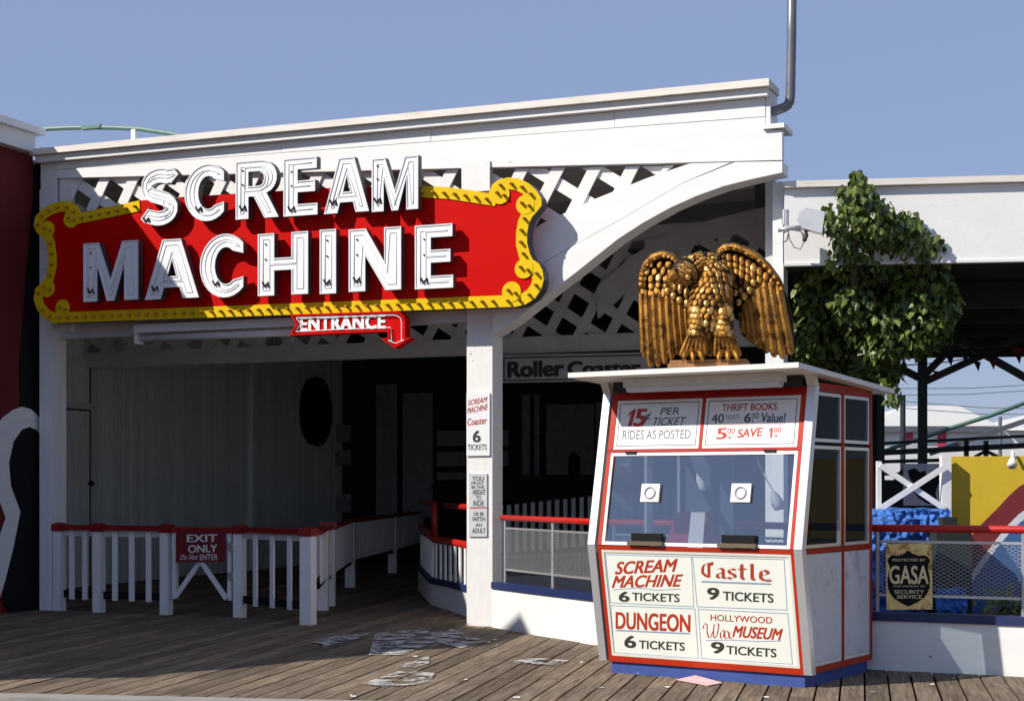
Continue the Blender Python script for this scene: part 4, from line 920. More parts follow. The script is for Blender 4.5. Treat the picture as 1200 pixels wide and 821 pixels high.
# front, upper: two price boards and the big window
uc = lambda x, y: C(x, y, (690, 440), 3.73)
U = lambda x, y: UFc.p(uc(x, y))
wz0, wz1 = zs + .012, U(500, 345).z; sz0, sz1 = U(500, 318).z, U(500, 98).z
def split(x): return U(x, 200).x
xm = U(498, 200).x
mb = MB(); addslab(mb, ix0, ix1, sz1 + .002, 2.36, .012); addslab(mb, ix0, ix1, wz1 + .024, sz0 - .002, .012); partx('frame_rail', mb, M['boothred'], TB)
mb = MB(); addslab(mb, ix0, ix0 + .036, zs + .003, wz1 + .022, .010); addslab(mb, ix1 - .036, ix1, zs + .003, wz1 + .022, .010); addslab(mb, ix0, ix0 + .05, sz0, sz1, .010); addslab(mb, ix1 - .05, ix1, sz0, sz1, .010); addslab(mb, xm - .014, xm + .014, sz0, sz1, .010); partx('frame_stile', mb, M['orange'], TB)
mb = MB(); a, b = ix0 + .038, ix1 - .038; w = .026
addslab(mb, a, b, zs + .004, zs + .004 + w, .008); addslab(mb, a, b, wz1 - .004, wz1 + .020, .008); addslab(mb, a, a + w, zs + .005 + w, wz1 - .006, .008); addslab(mb, b - w, b, zs + .005 + w, wz1 - .006, .008)
FW = part('front_window', mb, M['signwhite'], TB)
mb = MB(); p_, v = slab(a + w, b - w, zs + .004 + w, wz1 - .004, .002, -.012); mb.flat(p_); part('pane', mb, M['glass'], FW)
mb = MB()
for q in (uc(165, 341), uc(770, 333)):
    c = UFc.p(q); addslab(mb, c.x, c.x + .10, c.z - .004, c.z + .014, .024)
partx('window_latch', mb, M['black'], FW)
for nm, x0, x1_ in (('price_board', ix0 + .052, xm - .016), ('price_board', xm + .016, ix1 - .052)):
    mb = MB(); p_, v = slab(x0, x1_, sz0 + .002, sz1 - .002, -.02, .004); mb.prism(p_, v); PB = part(nm, mb, M['signwhite'], TB)
    mb = MB(); g = .03
    pts = [Vector((x, fy(z), z)) + UN * .006 for x, z in ((x0 + g, sz0 + g), (x1_ - g, sz0 + g), (x1_ - g, sz1 - g), (x0 + g, sz1 - g))]
    for p_, q in zip(pts, pts[1:] + pts[:1]):
        t = (q - p_).normalized(); s = t.cross(UN) * .003; mb.add([p_ - s, p_ + s, q + s, q - s], [(0, 1, 2, 3)])
    part('outline', mb, M['txtslate'], PB)
    if x0 < .5:
        L_ = (('1', (158, 222), (192, 222), (180, 147), 'txtcrimson', 0), ('5', (196, 222), (240, 222), (214, 147), 'txtcrimson', .035), ('¢', (245, 200), (269, 198), (249, 163), 'txtslate', .02), ('PER', (313, 171), (395, 169), (322, 141), 'txtslate', .008), ('TICKET', (273, 220), (415, 217), (287, 184), 'txtslate', .008), ('RIDES AS POSTED', (148, 279), (445, 275), (151, 241), 'txtslate', .004))
        ln = [((150, 240), (465, 230))]
    else:
        L_ = (('THRIFT BOOKS', (583, 155), (822, 150), (586, 125), 'txtcrimson', .02), ('40', (537, 208), (590, 206), (540, 169), 'txtslate', .015), ('TICKETS', (598, 194), (662, 191), (598, 173), 'txtslate', .0), ('6', (680, 205), (707, 204), (684, 165), 'txtslate', .028), ('00', (712, 188), (744, 186), (714, 164), 'txtslate', .01), ('.', (714, 203), (722, 203), (714, 195), 'txtslate', 0), ('Value!', (752, 203), (858, 204), (757, 163), 'txtslate', .02),
              ('5', (560, 278), (600, 276), (564, 231), 'txtred', .028), ('00', (606, 255), (639, 253), (608, 230), 'txtred', .01), ('.', (611, 276), (622, 276), (611, 265), 'txtred', 0), ('SAVE', (650, 272), (755, 264), (657, 235), 'txtred', .03), ('1', (785, 272), (806, 270), (788, 228), 'txtred', .028), ('00', (809, 250), (841, 248), (811, 227), 'txtred', .01), ('.', (814, 269), (825, 269), (814, 258), 'txtred', 0))
        ln = [((535, 219), (860, 212))]
        for i, (px, py) in enumerate(((675, 170), (555, 235), (778, 235))): pass
    for s_, bl, br, tl, mm, bo in L_: UFc.one(PB, uc(*bl), uc(*br), uc(*tl), M[mm]) if s_ == '1' else UFc.text(PB, s_, uc(*bl), uc(*br), uc(*tl), M[mm], bo, d=.005)
    mb = MB()
    for p_, q in ln: UFc.line(mb, [uc(*p_), uc(*q)], .004, .0048)
    part('rule', mb, M['txtcrimson'], PB)
# speaking plates and cash trays
for q in ((272, 513), (668, 513)):
    c = U(*q); mb = MB(); ux = Vector((1, 0, 0)); h = .075; 
    mb.prism([c + ux * (-.085) + up_u * -h, c + ux * .085 + up_u * -h, c + ux * .085 + up_u * h, c + ux * -.085 + up_u * h], UN * .018)
    SPK = part('speaker_plate', mb, M['signwhite'], FW); mb = MB()
    pts = [c + UN * .022 + (ux * math.cos(t * math.pi / 12) + up_u * math.sin(t * math.pi / 12)) * .046 for t in range(25)]; mb.tube(pts, .008, 6); mb.disc(c + UN * .0195, .03, ux, up_u, 20); part('ring', mb, M['aluminium'], SPK)
for q0, q1 in (((178, 745), (330, 740)), ((572, 748), (738, 745))):
    a, b = U(*q0), U(*q1); z = zs + .02
    mb = MB(); mb.box(a.x, b.x, fy(z) - .05, fy(z) + .03, z - .012, z + .02); tr = part('cash_tray', mb, mat('tray_brass', (.16, .13, .08), .5, metal=.4), TB)
    mb = MB(); mb.box(a.x + .02, b.x - .02, fy(z) - .014, fy(z) + .02, z + .023, z + .085); part('slot', mb, M['black'], tr)
# roof, light under the eaves
rz = lambda y: 2.515 - (y + .44) * .0525
mb = MB(); mb.hexa([(-.15, -.44, rz(-.44) - .04), (1.91, -.44, rz(-.44) - .04), (1.91, 1.56, rz(1.56) - .04), (-.15, 1.56, rz(1.56) - .04)], [(-.15, -.44, rz(-.44)), (1.91, -.44, rz(-.44)), (1.91, 1.56, rz(1.56)), (-.15, 1.56, rz(1.56))]); part('roof', mb, M['roofwhite'], TB)
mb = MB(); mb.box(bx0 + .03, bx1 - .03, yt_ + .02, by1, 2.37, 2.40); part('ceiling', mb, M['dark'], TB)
mb = MB(); mb.box(bx0 + .06, bx1 - .06, .0, .03, 2.364, 2.46); part('eaves_board', mb, M['greenwall'], TB)
a, b = BO.pick(733, 445, -.2).x, BO.pick(917, 440, -.2).x
mb = MB(); mb.box(a, b, -.24, -.12, 2.39, 2.462); fx = part('eaves_lamp', mb, M['fixture'], TB)
mb = MB(); mb.hexa([(a + .03, -.23, 2.35), (b - .03, -.23, 2.35), (b - .03, -.13, 2.35), (a + .03, -.13, 2.35)], [(a + .02, -.238, 2.388), (b - .02, -.238, 2.388), (b - .02, -.122, 2.388), (a + .02, -.122, 2.388)]); part('diffuser', mb, M['diffuser'], fx)
# things inside the booth
def inb(px, py, y): return BO.pick(px, py, y)
a, b = inb(783, 640, .12), inb(830, 604, .12)
mb = MB(); mb.prism([(a.x - .05, .16, 1.052), (b.x + .03, .16, 1.052), (b.x - .03, .16, b.z - .01), (b.x - .07, .16, b.z + .03), (a.x + .08, .16, b.z + .03), (a.x + .03, .16, b.z - .02)], (0, .12, 0))
single('cash_box', mb, M['bag'], 'red box with sloping sides standing on the booth counter behind the glass', 'box', BO, (a.x, .16, 1.05))
a, b = inb(804, 631, .02), inb(823, 600, .02)
mb = MB(); mb.prism([(a.x, .04, 1.052), (b.x - .01, .04, 1.052), (b.x, .07, b.z), (a.x + .02, .07, b.z)], (0, .006, 0)); single('notice_card', mb, M['paper'], 'plain white card leaning on the red box in the booth', 'card', BO, (a.x, .04, 1.05))
for nm, lab, px, pe, ew, eh in (('hanging_handset', 'white handset hanging on a cord at the right of the booth window', (888, 540), (909, 586), .05, .075), ('hanging_handset', 'white handset on a cord near the middle of the booth window', (812, 540), (821, 566), .035, .06)):
    a, b = inb(*px, .12), inb(*pe, .12); mb = MB(); T = thing(nm, lab, 'handset', BO, (a.x, .12, 2.3), 'handsets hanging in the booth')
    mb.tube([(a.x - .02, .12, 2.37), (a.x, .12, a.z), ((a.x * .4 + b.x * .6), .12, (a.z + b.z) / 2 - .02), (b.x - .02, .12, b.z + eh)], .007, 6); part('cord', mb, M['paper'], T)
    mb = MB(); mb.tube([(b.x - .03, .12, b.z + eh), (b.x - .01, .12, b.z + eh * .4), (b.x + .02, .12, b.z - eh * .4), (b.x + .03, .12, b.z - eh)], [ew * .35, ew * .8, ew, ew * .7], 10); part('handset', mb, M['paper'], T, smooth=True)
a = inb(760, 600, .7).x; mb = MB(); mb.tube([(a, .7, .12), (a, .7, 2.37)], .035, 10); single('inner_pole', mb, M['aluminium'], 'upright metal pole inside the booth behind the left speaking plate', 'pole', BO, (a, .7, .12), smooth=True)
# litter
mb = MB(); q = [floor(793, 797), floor(815, 795), floor(847, 801), floor(830, 804)]
mb.hexa([v + Vector((0, 0, .006)) for v in q], [v + Vector((0, 0, .012 + .02 * (i == 1))) for i, v in enumerate(q)]); single('litter_paper', mb, M['pinkpaper'], 'crumpled pinkish paper lying on the planks in front of the booth', 'paper', WF, q[0])

# ================================================================== THE EAGLE
eb = BO.world((.80, .28, 0)); EA = Frame((eb.x, eb.y, 0), -14)
def E3(px, py, y=0.0): return EA.pick(px, py, y)
zr = rz(.28)
EG = thing('eagle_statue', 'golden eagle statue with half spread wings on the ticket booth roof', 'statue', EA, (0, 0, zr + .01))
mb = MB(); a, b = E3(785, 432), E3(879, 421.5)
mb.box(a.x, b.x, -.14, .16, zr - .005, b.z - .03); mb.box(a.x + .015, b.x - .02, -.12, .14, b.z - .028, b.z)
part('base', mb, M['baseblock'], EG)
def blade(mb, p0, p1, w, t, n=Vector((0, -1, 0)), mi=0, curl=0.0):
    """a long feather: ridged vane with a rounded tip"""
    p0, p1 = Vector(p0), Vector(p1); d = (p1 - p0); s = d.normalized().cross(n).normalized(); vs = []; fs = []
    sec = [(-1, -.35), (-.86, .42), (-.45, .62), (-.14, .70), (0, 1.0), (.14, .70), (.45, .62), (.86, .42), (1, -.35)]
    us = (0, .12, .35, .6, .8, .9, .96, .99, 1.0); prof = (.78, 1, 1, 1, .98, .90, .70, .42, .1)
    for u, k in zip(us, prof):
        c = p0 + d * u + n * (curl * math.sin(u * math.pi))
        for a_, h in sec: vs.append(c + s * (a_ * w * k * .5) + n * (h * t * (.35 + .65 * k)))
    q = len(sec); m = len(us)
    for i in range(m - 1):
        for j in range(q - 1): fs.append((i * q + j, i * q + j + 1, (i + 1) * q + j + 1, (i + 1) * q + j))
    mb.add(vs, fs, mi)
def scale(mb, c, w, h, t, n, up=Vector((0, 0, 1)), mi=0):
    n = Vector(n).normalized(); s = Vector(up).cross(n).normalized(); u = n.cross(s); mb.ell(c, s * (w / 2), u * (h / 2), n * t, 9, 6, mi)
PX = 1 / 138.0
def wing(side):
    """side -1: viewer's left"""
    mb = MB()
    if side < 0:
        ol = [(749, 372), (748.5, 345), (750, 325), (755, 311), (763, 302), (773, 297), (784, 297), (793, 303), (806, 318), (814, 345), (812, 385), (803, 404), (790, 416), (772, 424), (760, 425), (753, 410)]
        yw = lambda px: .07 - .05 * math.sin((px - 748) / 66 * 3.0)
    else:
        ol = [(839, 306), (840, 297), (846, 290), (857, 287), (872, 290), (888, 299), (902, 312), (914, 328), (923, 347), (929, 372), (931, 400), (927, 414), (915, 417), (897, 411), (880, 402), (870, 394), (867, 380), (862, 355), (848, 330)]
        yw = lambda px: .09 - .06 * math.sin((px - 838) / 93 * 2.6)
    ccx = sum(q[0] for q in ol) / len(ol); ccy = sum(q[1] for q in ol) / len(ol)
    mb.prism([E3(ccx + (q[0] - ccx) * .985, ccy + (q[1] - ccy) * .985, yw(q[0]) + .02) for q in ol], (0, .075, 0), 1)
    if side < 0:
        rim = [(751, 335), (752, 322), (757, 310), (765, 302), (776, 298), (787, 300), (794, 306)]
        long_ = [((752, 343), (755, 414), 9), ((758, 340), (762, 424), 10), ((766, 341), (771, 424), 10), ((774, 341), (779, 421), 10), ((782, 343), (787, 416), 10), ((789, 346), (794, 411), 9.5), ((796, 350), (800, 404), 9), ((803, 355), (806, 397), 8.5), ((809, 358), (810, 390), 8)]
        cov = []
        for r, (y0, n_, x0, x1_) in enumerate(((309, 3, 763, 783), (317, 4, 758, 786), (325, 5, 755, 788), (333, 5, 754, 788), (341, 5, 754, 786))):
            for i in range(n_): cov.append((x0 + (x1_ - x0) * i / (n_ - 1), y0 + (i % 2) * 1.5, 7.2, 9.5))
        big = [(782, 341, 8.5, 9.5), (789, 346.5, 8.5, 9.5), (796, 351.5, 9, 9.5), (805, 355, 9, 11), (797, 338, 7, 14), (804, 343, 7, 14), (791, 335, 6, 12)]
    else:
        rim = [(841, 303), (842, 295), (849, 290), (858, 289), (872, 293), (887, 301), (900, 313), (911, 327), (918, 340)]
        long_ = [((911, 333), (926, 410), 11), ((903, 331), (917, 415), 11), ((896, 331), (907, 413), 11), ((889, 334), (898, 409), 11), ((882, 340), (891, 404), 10.5), ((877, 348), (884, 400), 10), ((873, 356), (878, 396), 9), ((869, 366), (872, 388), 8)]
        cov = []
        for r, (x0, y0, x1_, y1_, n_) in enumerate(((848, 299, 905, 330, 9), (849, 307, 897, 332, 8), (850, 315, 890, 337, 7), (853, 323, 882, 343, 5), (855, 332, 876, 350, 4))):
            for i in range(n_):
                u = i / (n_ - 1); cov.append((x0 + (x1_ - x0) * u, y0 + (y1_ - y0) * u - 5 * math.sin(u * 3.14), 7.0, 9.5))
        big = [(872, 347, 8.5, 10), (878, 340, 8.5, 10), (866, 354, 7, 9), (883, 331, 8, 9), (862, 343, 7, 9)]
    mb.tube([E3(px, py, yw(px)) for px, py in rim], [.022 + .014 * math.sin(i / (len(rim) - 1) * 3.14) for i in range(len(rim))], 9, 0)
    for (ax_, ay_), (bx_, by_) in zip(rim[:-1], rim[1:]):
        for u in (.25, .75): scale(mb, E3(ax_ + (bx_ - ax_) * u, ay_ + (by_ - ay_) * u + 1, yw(ax_) - .022), 7 * PX, 8 * PX, .012, (0, -1, .5), mi=0)
    for i, (a, b, w) in enumerate(long_):
        blade(mb, E3(*a, yw(a[0]) + .004), E3(b[0] + (b[0] - a[0]) * .07, b[1] + (b[1] - a[1]) * .07, yw(b[0]) + .006), w * PX * 1.0, .030, mi=0, curl=.012)
        A_, B2 = E3(*a, yw(a[0]) - .018), E3(*b, yw(b[0]) - .016)
        for q in range(9):
            u = .12 + .86 * q / 9; c = A_.lerp(B2, u); sd_ = 1 if q % 2 else -1
            blade(mb, c + Vector((sd_ * .004, 0, 0)), c + Vector((sd_ * w * PX * .46, .010, -.045)), .013, .007, mi=2 if (q + i) % 4 == 0 else 0)
    for px, py, w, h in cov: scale(mb, E3(px + rnd.uniform(-.6, .6), py + rnd.uniform(-.6, .6), yw(px) - .004), w * PX * rnd.uniform(1.0, 1.2), h * PX * rnd.uniform(1.15, 1.45), .011, (side * .15, -1, .32), mi=2 if rnd.random() < .08 else 0)
    for px, py, w, h in big: scale(mb, E3(px, py, yw(px) - .03), w * PX, h * PX, .024, (side * .1, -1, .2), mi=2)
    return part('wing', mb, [M['gold'], M['crevice_dark'], M['goldpale']], EG, smooth=True)
wing(-1); wing(1)
# body with neck and head as one skin
B_ = [(833, 399, 8, -.02), (833, 392, 14, -.04), (832, 382, 20, -.06), (832, 370, 23, -.08), (833, 357, 24, -.09), (834, 345, 23.5, -.09), (836, 333, 22, -.08), (836, 322, 19, -.07), (832, 313, 15.5, -.07), (825, 309, 14, -.085), (816, 311, 13, -.11), (808, 314, 12, -.125)]
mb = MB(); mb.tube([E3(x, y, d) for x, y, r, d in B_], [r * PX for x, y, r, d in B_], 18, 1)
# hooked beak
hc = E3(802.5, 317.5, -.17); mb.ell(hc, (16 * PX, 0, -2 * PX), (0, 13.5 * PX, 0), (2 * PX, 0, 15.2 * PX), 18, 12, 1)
bk_ = [(795, 320, 8.0), (789.5, 322, 6.6), (785.5, 326, 4.8), (784.2, 331.5, 3.0), (785.5, 337, .9)]
mb.tube([E3(x, y, -.22) for x, y, r in bk_], [r * PX for x, y, r in bk_], 10, 0)
mb.tube([E3(799, 328, -.19), E3(793, 330, -.20), E3(789, 333, -.205)], [4.5 * PX, 3.4 * PX, 1 * PX], 8, 0)
# plumage: overlapping scales on the whole skin, pointing back from the head
pp = [(E3(x, y, d), r * PX) for x, y, r, d in B_]
def along_body(t):
    i = min(int(t), len(pp) - 2); u = t - i; return pp[i][0].lerp(pp[i + 1][0], u), pp[i][1] * (1 - u) + pp[i + 1][1] * u, (pp[i + 1][0] - pp[i][0]).normalized()
t = .6; row = 0
while t < 10.6:
    c, r, d = along_body(t); hd = max(0, min(1, (t - 6.5) / 3)); w_0 = (8.2 - 2.6 * hd) * PX; h_0 = (11.5 - 2.0 * hd) * PX
    n0 = Vector((0, -1, 0)); n0 = (n0 - d * n0.dot(d)).normalized(); s0 = d.cross(n0).normalized(); st = max(.16, w_0 * .98 / max(r, .02)); k = -1.75 + (row % 2) * st / 2
    while k < 1.76:
        n = n0 * math.cos(k) + s0 * math.sin(k); nn_ = (n + d * .38).normalized()
        scale(mb, c + n * (r * .985) + d * rnd.uniform(-.006, .006), w_0 * rnd.uniform(.82, 1.06), h_0 * rnd.uniform(.85, 1.15), (.0125 - .004 * hd) * rnd.uniform(.7, 1.2), nn_ + Vector((rnd.gauss(0, .1), 0, rnd.gauss(0, .08))), up=d + s0 * rnd.gauss(0, .12), mi=2 if rnd.random() < .3 else 0); k += st
    ds = (6.0 - 1.6 * hd) * PX; i = min(int(t), len(pp) - 2); t += ds / max(.02, (pp[i + 1][0] - pp[i][0]).length); row += 1
def hd_(px, py):                                  # a point on the head's skin
    u, v = (px - 802.5) / 16, (py - 317.5) / 15.2; return E3(px, py, -.17 - 13.5 * PX * math.sqrt(max(.02, 1 - u * u - v * v)))
for r_i, (y0, x0, x1_) in enumerate(((306, 794, 812), (309.5, 792, 815), (313, 793, 817), (316.5, 795, 818), (320, 797, 818))):
    for i in range(6):
        u = i / 5; px = x0 + (x1_ - x0) * u; py = y0 + 4 * (u - .3) ** 2 * 3
        blade(mb, hd_(px - 2.5, py - .3), hd_(min(815.5, px + 5), py + 1.2 + 3.5 * u), 3.6 * PX, .012, mi=2 if (i + r_i) % 2 == 0 else 0)
for i in range(6): blade(mb, hd_(796 + i * 2.4, 323 + abs(i - 2.5) * .4), E3(797 + i * 2.6, 336 - abs(i - 3) * 1.2, -.20), 3.4 * PX, .012, mi=0)
blade(mb, hd_(790, 315), hd_(811, 318.5) + Vector((0, -.012, 0)), 5 * PX, .022, mi=2)                          # heavy brow
blade(mb, hd_(799, 306), E3(804, 300.5, -.15), 5 * PX, .014, mi=2)                                              # crest tuft
mb.ell(hd_(806.5, 325) + Vector((.0, -.016, 0)), (3.6 * PX, 0, 0), (0, 0, 3.6 * PX), (0, -3.0 * PX, 0), 12, 8, 2)
mb.ell(hd_(806.5, 325) + Vector((.0, -.004, 0)), (5.4 * PX, 0, 0), (0, 0, 5.0 * PX), (0, -2.0 * PX, 0), 12, 8, 1)
part('body', mb, [M['gold'], M['crevice_dark'], M['goldpale']], EG, smooth=True)
# thighs, shanks and talons
for tx, ty, foot in ((817, 376, 812), (848, 377, 853)):
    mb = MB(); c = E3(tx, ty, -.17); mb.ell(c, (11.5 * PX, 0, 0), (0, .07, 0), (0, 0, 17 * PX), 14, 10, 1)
    for r in range(5):
        for i in range(4):
            u = (i - 1.5 + (r % 2) * .5 - .25) / 2.0; px = tx + u * 10; py = ty - 13 + r * 6.2
            scale(mb, E3(px, py, -.17 - .066 * math.sqrt(max(.05, 1 - u * u * .9))), 9.2 * PX, 12 * PX, .012, (u, -1, .32), mi=2 if rnd.random() < .5 else 0)
    for i in range(6):                           # shank feathers fanning down
        u = i / 5 - .5; blade(mb, E3(tx + u * 16, ty + 13, -.19), E3(foot + u * 30, 417, -.17), 5.2 * PX, .022, mi=0)
    mb.tube([E3(tx, ty + 10, -.15), E3(foot, 418, -.14)], [7 * PX, 5 * PX], 10, 1)
    for k in (-1, 0, 1):                         # three toes with claws
        mb.tube([E3(foot + k * 4, 412, -.15), E3(foot + k * 9, 414, -.24), E3(foot + k * 11, 419, -.27), E3(foot + k * 11.5, 424, -.275)], [4.2 * PX, 4 * PX, 2.6 * PX, .7 * PX], 9, 0)
    part('leg', mb, [M['gold'], M['crevice_dark'], M['goldpale']], EG, smooth=True)
mb = MB()
for i in range(5): blade(mb, E3(826 + i * 3.5, 384, -.12), E3(824 + i * 4.5, 418, -.10), 5.5 * PX, .02)
part('tail', mb, [M['gold']], EG, smooth=True)

# ================================================================== FITTINGS ON THE ENTRANCE
xa = fp(917, 265).x
FL = thing('floodlight', 'grey box floodlight on an arm at the right end of the entrance beam', 'lamp', FA, (xa, .1, fp(917, 270).z))
g = lambda px, py, y=-.15: FA.pick(px, py, y)
mb = MB(); mb.tube([g(912, 270), g(920, 268), g(940, 266)], .022, 8); mb.tube([g(918, 272), g(926, 268), g(940, 270)], .016, 8); part('arm', mb, M['silver'], FL, smooth=True)
mb = MB(); mb.tube([g(919.5, 263), g(919.5, 246)], .028, 10); mb.tube([g(921.7, 246), g(921.7, 264)], .026, 10); part('junction', mb, M['silver'], FL)
mb = MB(); o_ = Vector((0, -.12, 0)); q = [g(936, 261), g(945, 246), g(968, 251), g(964.5, 276), g(941, 270)]
q2 = [g(932.5, 259), g(937, 247), g(945, 246)]
mb.prism(q, (.02, -.16, 0)); mb.prism([g(933, 258, -.2), g(937.5, 246.5, -.2), g(945.5, 246.3, -.2), g(942, 262, -.2)], (.0, .10, 0)); part('lamp_head', mb, M['silver'], FL)
mb = MB(); mb.tube([g(941, 268), g(944, 276), g(942.5, 283)], [.035, .032, .02], 10); part('socket', mb, M['pipe'], FL, smooth=True)
mb = MB(); mb.tube([g(942.5, 283), g(938, 292), g(931, 290), g(925, 280), g(924, 270)], .006, 6); mb.tube([g(917, 284), g(922, 282), g(924, 274)], .008, 6); part('cable', mb, M['pipe'], FL)
# conduit rising from the cornice end
xc = fp(903, 128).x; h = lambda px, py: FA.pick(px, py, .05); mb = MB()
ppts = [h(901, 132), h(910, 129.5), h(919, 126), h(923, 123.5), h(925.4, 119), h(926.3, 112), h(927.6, 40), h(928.3, -60)]
mb.tube(ppts, [.05] * len(ppts), 14); single('vent_pipe', mb, M['pipe'], 'grey metal pipe elbowing out of the cornice end and rising out of view', 'pipe', FA, ppts[0], smooth=True)
# green coaster handrail over the roof at the left
GR = thing('green_handrail', 'thin curved green rail above the roof near the red building', 'railing', FA, FA.pick(157, 166, 5))
gg = lambda px, py: FA.pick(px, py, 5)
mb = MB(); mb.tube([gg(*q) for q in [(44, 152), (60, 151), (80, 150), (110, 149.5), (140, 150), (165, 151.5), (195, 156), (222, 161), (250, 168)]], .035, 8); mb.box(gg(97, 150).x, gg(119, 150).x, 4.95, 5.05, gg(97, 152.5).z, gg(97, 148.5).z); part('rail', mb, M['pipegreen'], GR, smooth=False)
mb = MB(); a = gg(157.5, 152); mb.box(a.x - .04, a.x + .04, 4.96, 5.04, 5.70, a.z); part('support', mb, M['white_v'], GR)

# ================================================================== PAVILION, RIGHT
PA = thing('pavilion', 'white fasciaed open pavilion with dark roof underside and green steel braces, behind the tree', 'building', PV)
zp0, zp1 = PV.pick(1000, 307).z, PV.pick(1000, 211.5).z
mb = MB(); mb.box(.02, 14, 0, .12, zp0, zp1 - .07); part('fascia', mb, mat('chipped_fascia', (.82, .81, .79), .55, var=.05, scale=2, bump=.2, bscale=30, dirt=(.30, .26, .23), dirt_amt=.335, dirt_scale=5, nails=2.4), PA)
mb = MB(); mb.box(.02, 14, -.07, .2, zp1 - .066, zp1); part('cornice', mb, M['capwood'], PA)
mb = MB(); mb.box(.02, 14, -.02, .06, zp0 - .03, zp0 - .002); part('drip_board', mb, M['white'], PA)
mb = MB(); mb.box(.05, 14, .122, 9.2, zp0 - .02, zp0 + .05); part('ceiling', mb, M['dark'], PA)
mb = MB()
for k in range(5): mb.box(.05, 14, 1.6 + k * 1.8, 1.75 + k * 1.8, zp0 - .32, zp0 - .03)
for k in range(7): mb.box(1 + k * 1.9, 1.12 + k * 1.9, .2, 9, zp0 - .2, zp0 - .028)
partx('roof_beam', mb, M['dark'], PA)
yc = 5.6; pv = lambda px, py, y=yc: PV.pick(px, py, y)
mb = MB(); a = pv(1081, 450); mb.box(a.x - .06, a.x + .06, yc - .06, yc + .06, 0, zp0 - .02); part('column', mb, M['steelgreen'], PA)
for (p, q) in (((1047, 427), (1077, 442)), ((1085, 438), (1124, 398)), ((1086, 446), (1200, 394)), ((1124, 398), (1204, 443))):
    a, b = pv(*p), pv(*q); mb = MB(); mb.strip(a, b, .10, .08, (0, 1, 0)); part('brace', mb, M['steelgreen'], PA)
a = pv(1032, 500); mb = MB(); mb.box(a.x - .05, a.x + .05, yc - .05, yc + .05, 0, zp0 - .02); part('column', mb, M['steelgreen'], PA)
mb = MB(); a, b = pv(1030, 395), pv(1230, 393); mb.box(a.x, b.x, yc - .08, yc + .08, a.z, zp0 - .03); part('lintel', mb, M['dark'], PA)
mb = MB(); mb.box(-.6, pv(1034, 400, 7.0).x, 7.0, 7.1, 0, zp0 - .03); part('back_wall', mb, M['greenwall'], PA)
# pennant strings under the pavilion roof
BT = thing('pennant_string', 'string of small dark pennants hanging from the pavilion braces', 'pennants', PV, pv(1120, 420, yc - .4))
for k, (y0, pts) in enumerate(((yc - .4, [(1040, 424), (1090, 416), (1120, 411), (1160, 409), (1205, 406)]), (yc - .5, [(1060, 428), (1110, 424), (1150, 417), (1205, 416)]))):
    mb = MB(); mb.tube([pv(*p, y0) for p in pts], .008, 5); part('cord', mb, M['black'], BT)
for i, (px, py, c, w) in enumerate(((1113, 417, 'flag_b', 9), (1130, 411, 'flag_b', 11), (1163, 421, 'flag_r', 9), (1192, 406, 'flag_r', 15), (1097, 434, 'flag_r', 8), (1145, 423, 'flag_b', 9), (1100, 413, 'flag_b', 8))):
    a, b, c_ = pv(px - w / 2, py, yc - .42), pv(px + w / 2, py + 1, yc - .42), pv(px + w * .2, py + w * 1.35, yc - .44)
    mb = MB(); mb.prism([a, b, c_], (0, .012, 0)); part('pennant', mb, M[c], BT)

# ================================================================== TREE
tb = Vector((3.95, 17.75, 0))
TR = thing('tree', 'broad leaved green tree behind the ticket booth, its top in sun before the white fascia', 'tree', WF, tb)
def wp(px, py, Y): return Vector(((px - 600) / FPX * Y, Y, HCAM + (HY - py) / FPX * Y))
top_ = [wp(1000, 250, 16.2), wp(1005, 212, 16.2), wp(1060, 285, 16.4), wp(1095, 330, 16.8), wp(975, 330, 17.9), wp(1040, 360, 17.9), wp(1060, 400, 17.9), wp(960, 380, 18.1), wp(1010, 420, 18), wp(1045, 450, 17.9)]
fork = wp(1015, 400, 17.7)
mb = MB(); mb.tube([tb, Vector((3.97, 17.7, 1.2)), Vector((3.94, 17.7, 2.2)), fork], [.11, .09, .075, .06], 10)
for t in top_:
    m = fork.lerp(t, .5) + Vector((rnd.uniform(-.1, .1), rnd.uniform(-.1, .1), .08)); mb.tube([fork, m, t], [.045, .03, .012], 7)
mb.tube([fork, wp(1000, 330, 16.7), wp(1002, 285, 16.3), wp(1003, 235, 16.2)], [.05, .04, .028, .012], 8)
part('trunk', mb, M['bark'], TR, smooth=True)
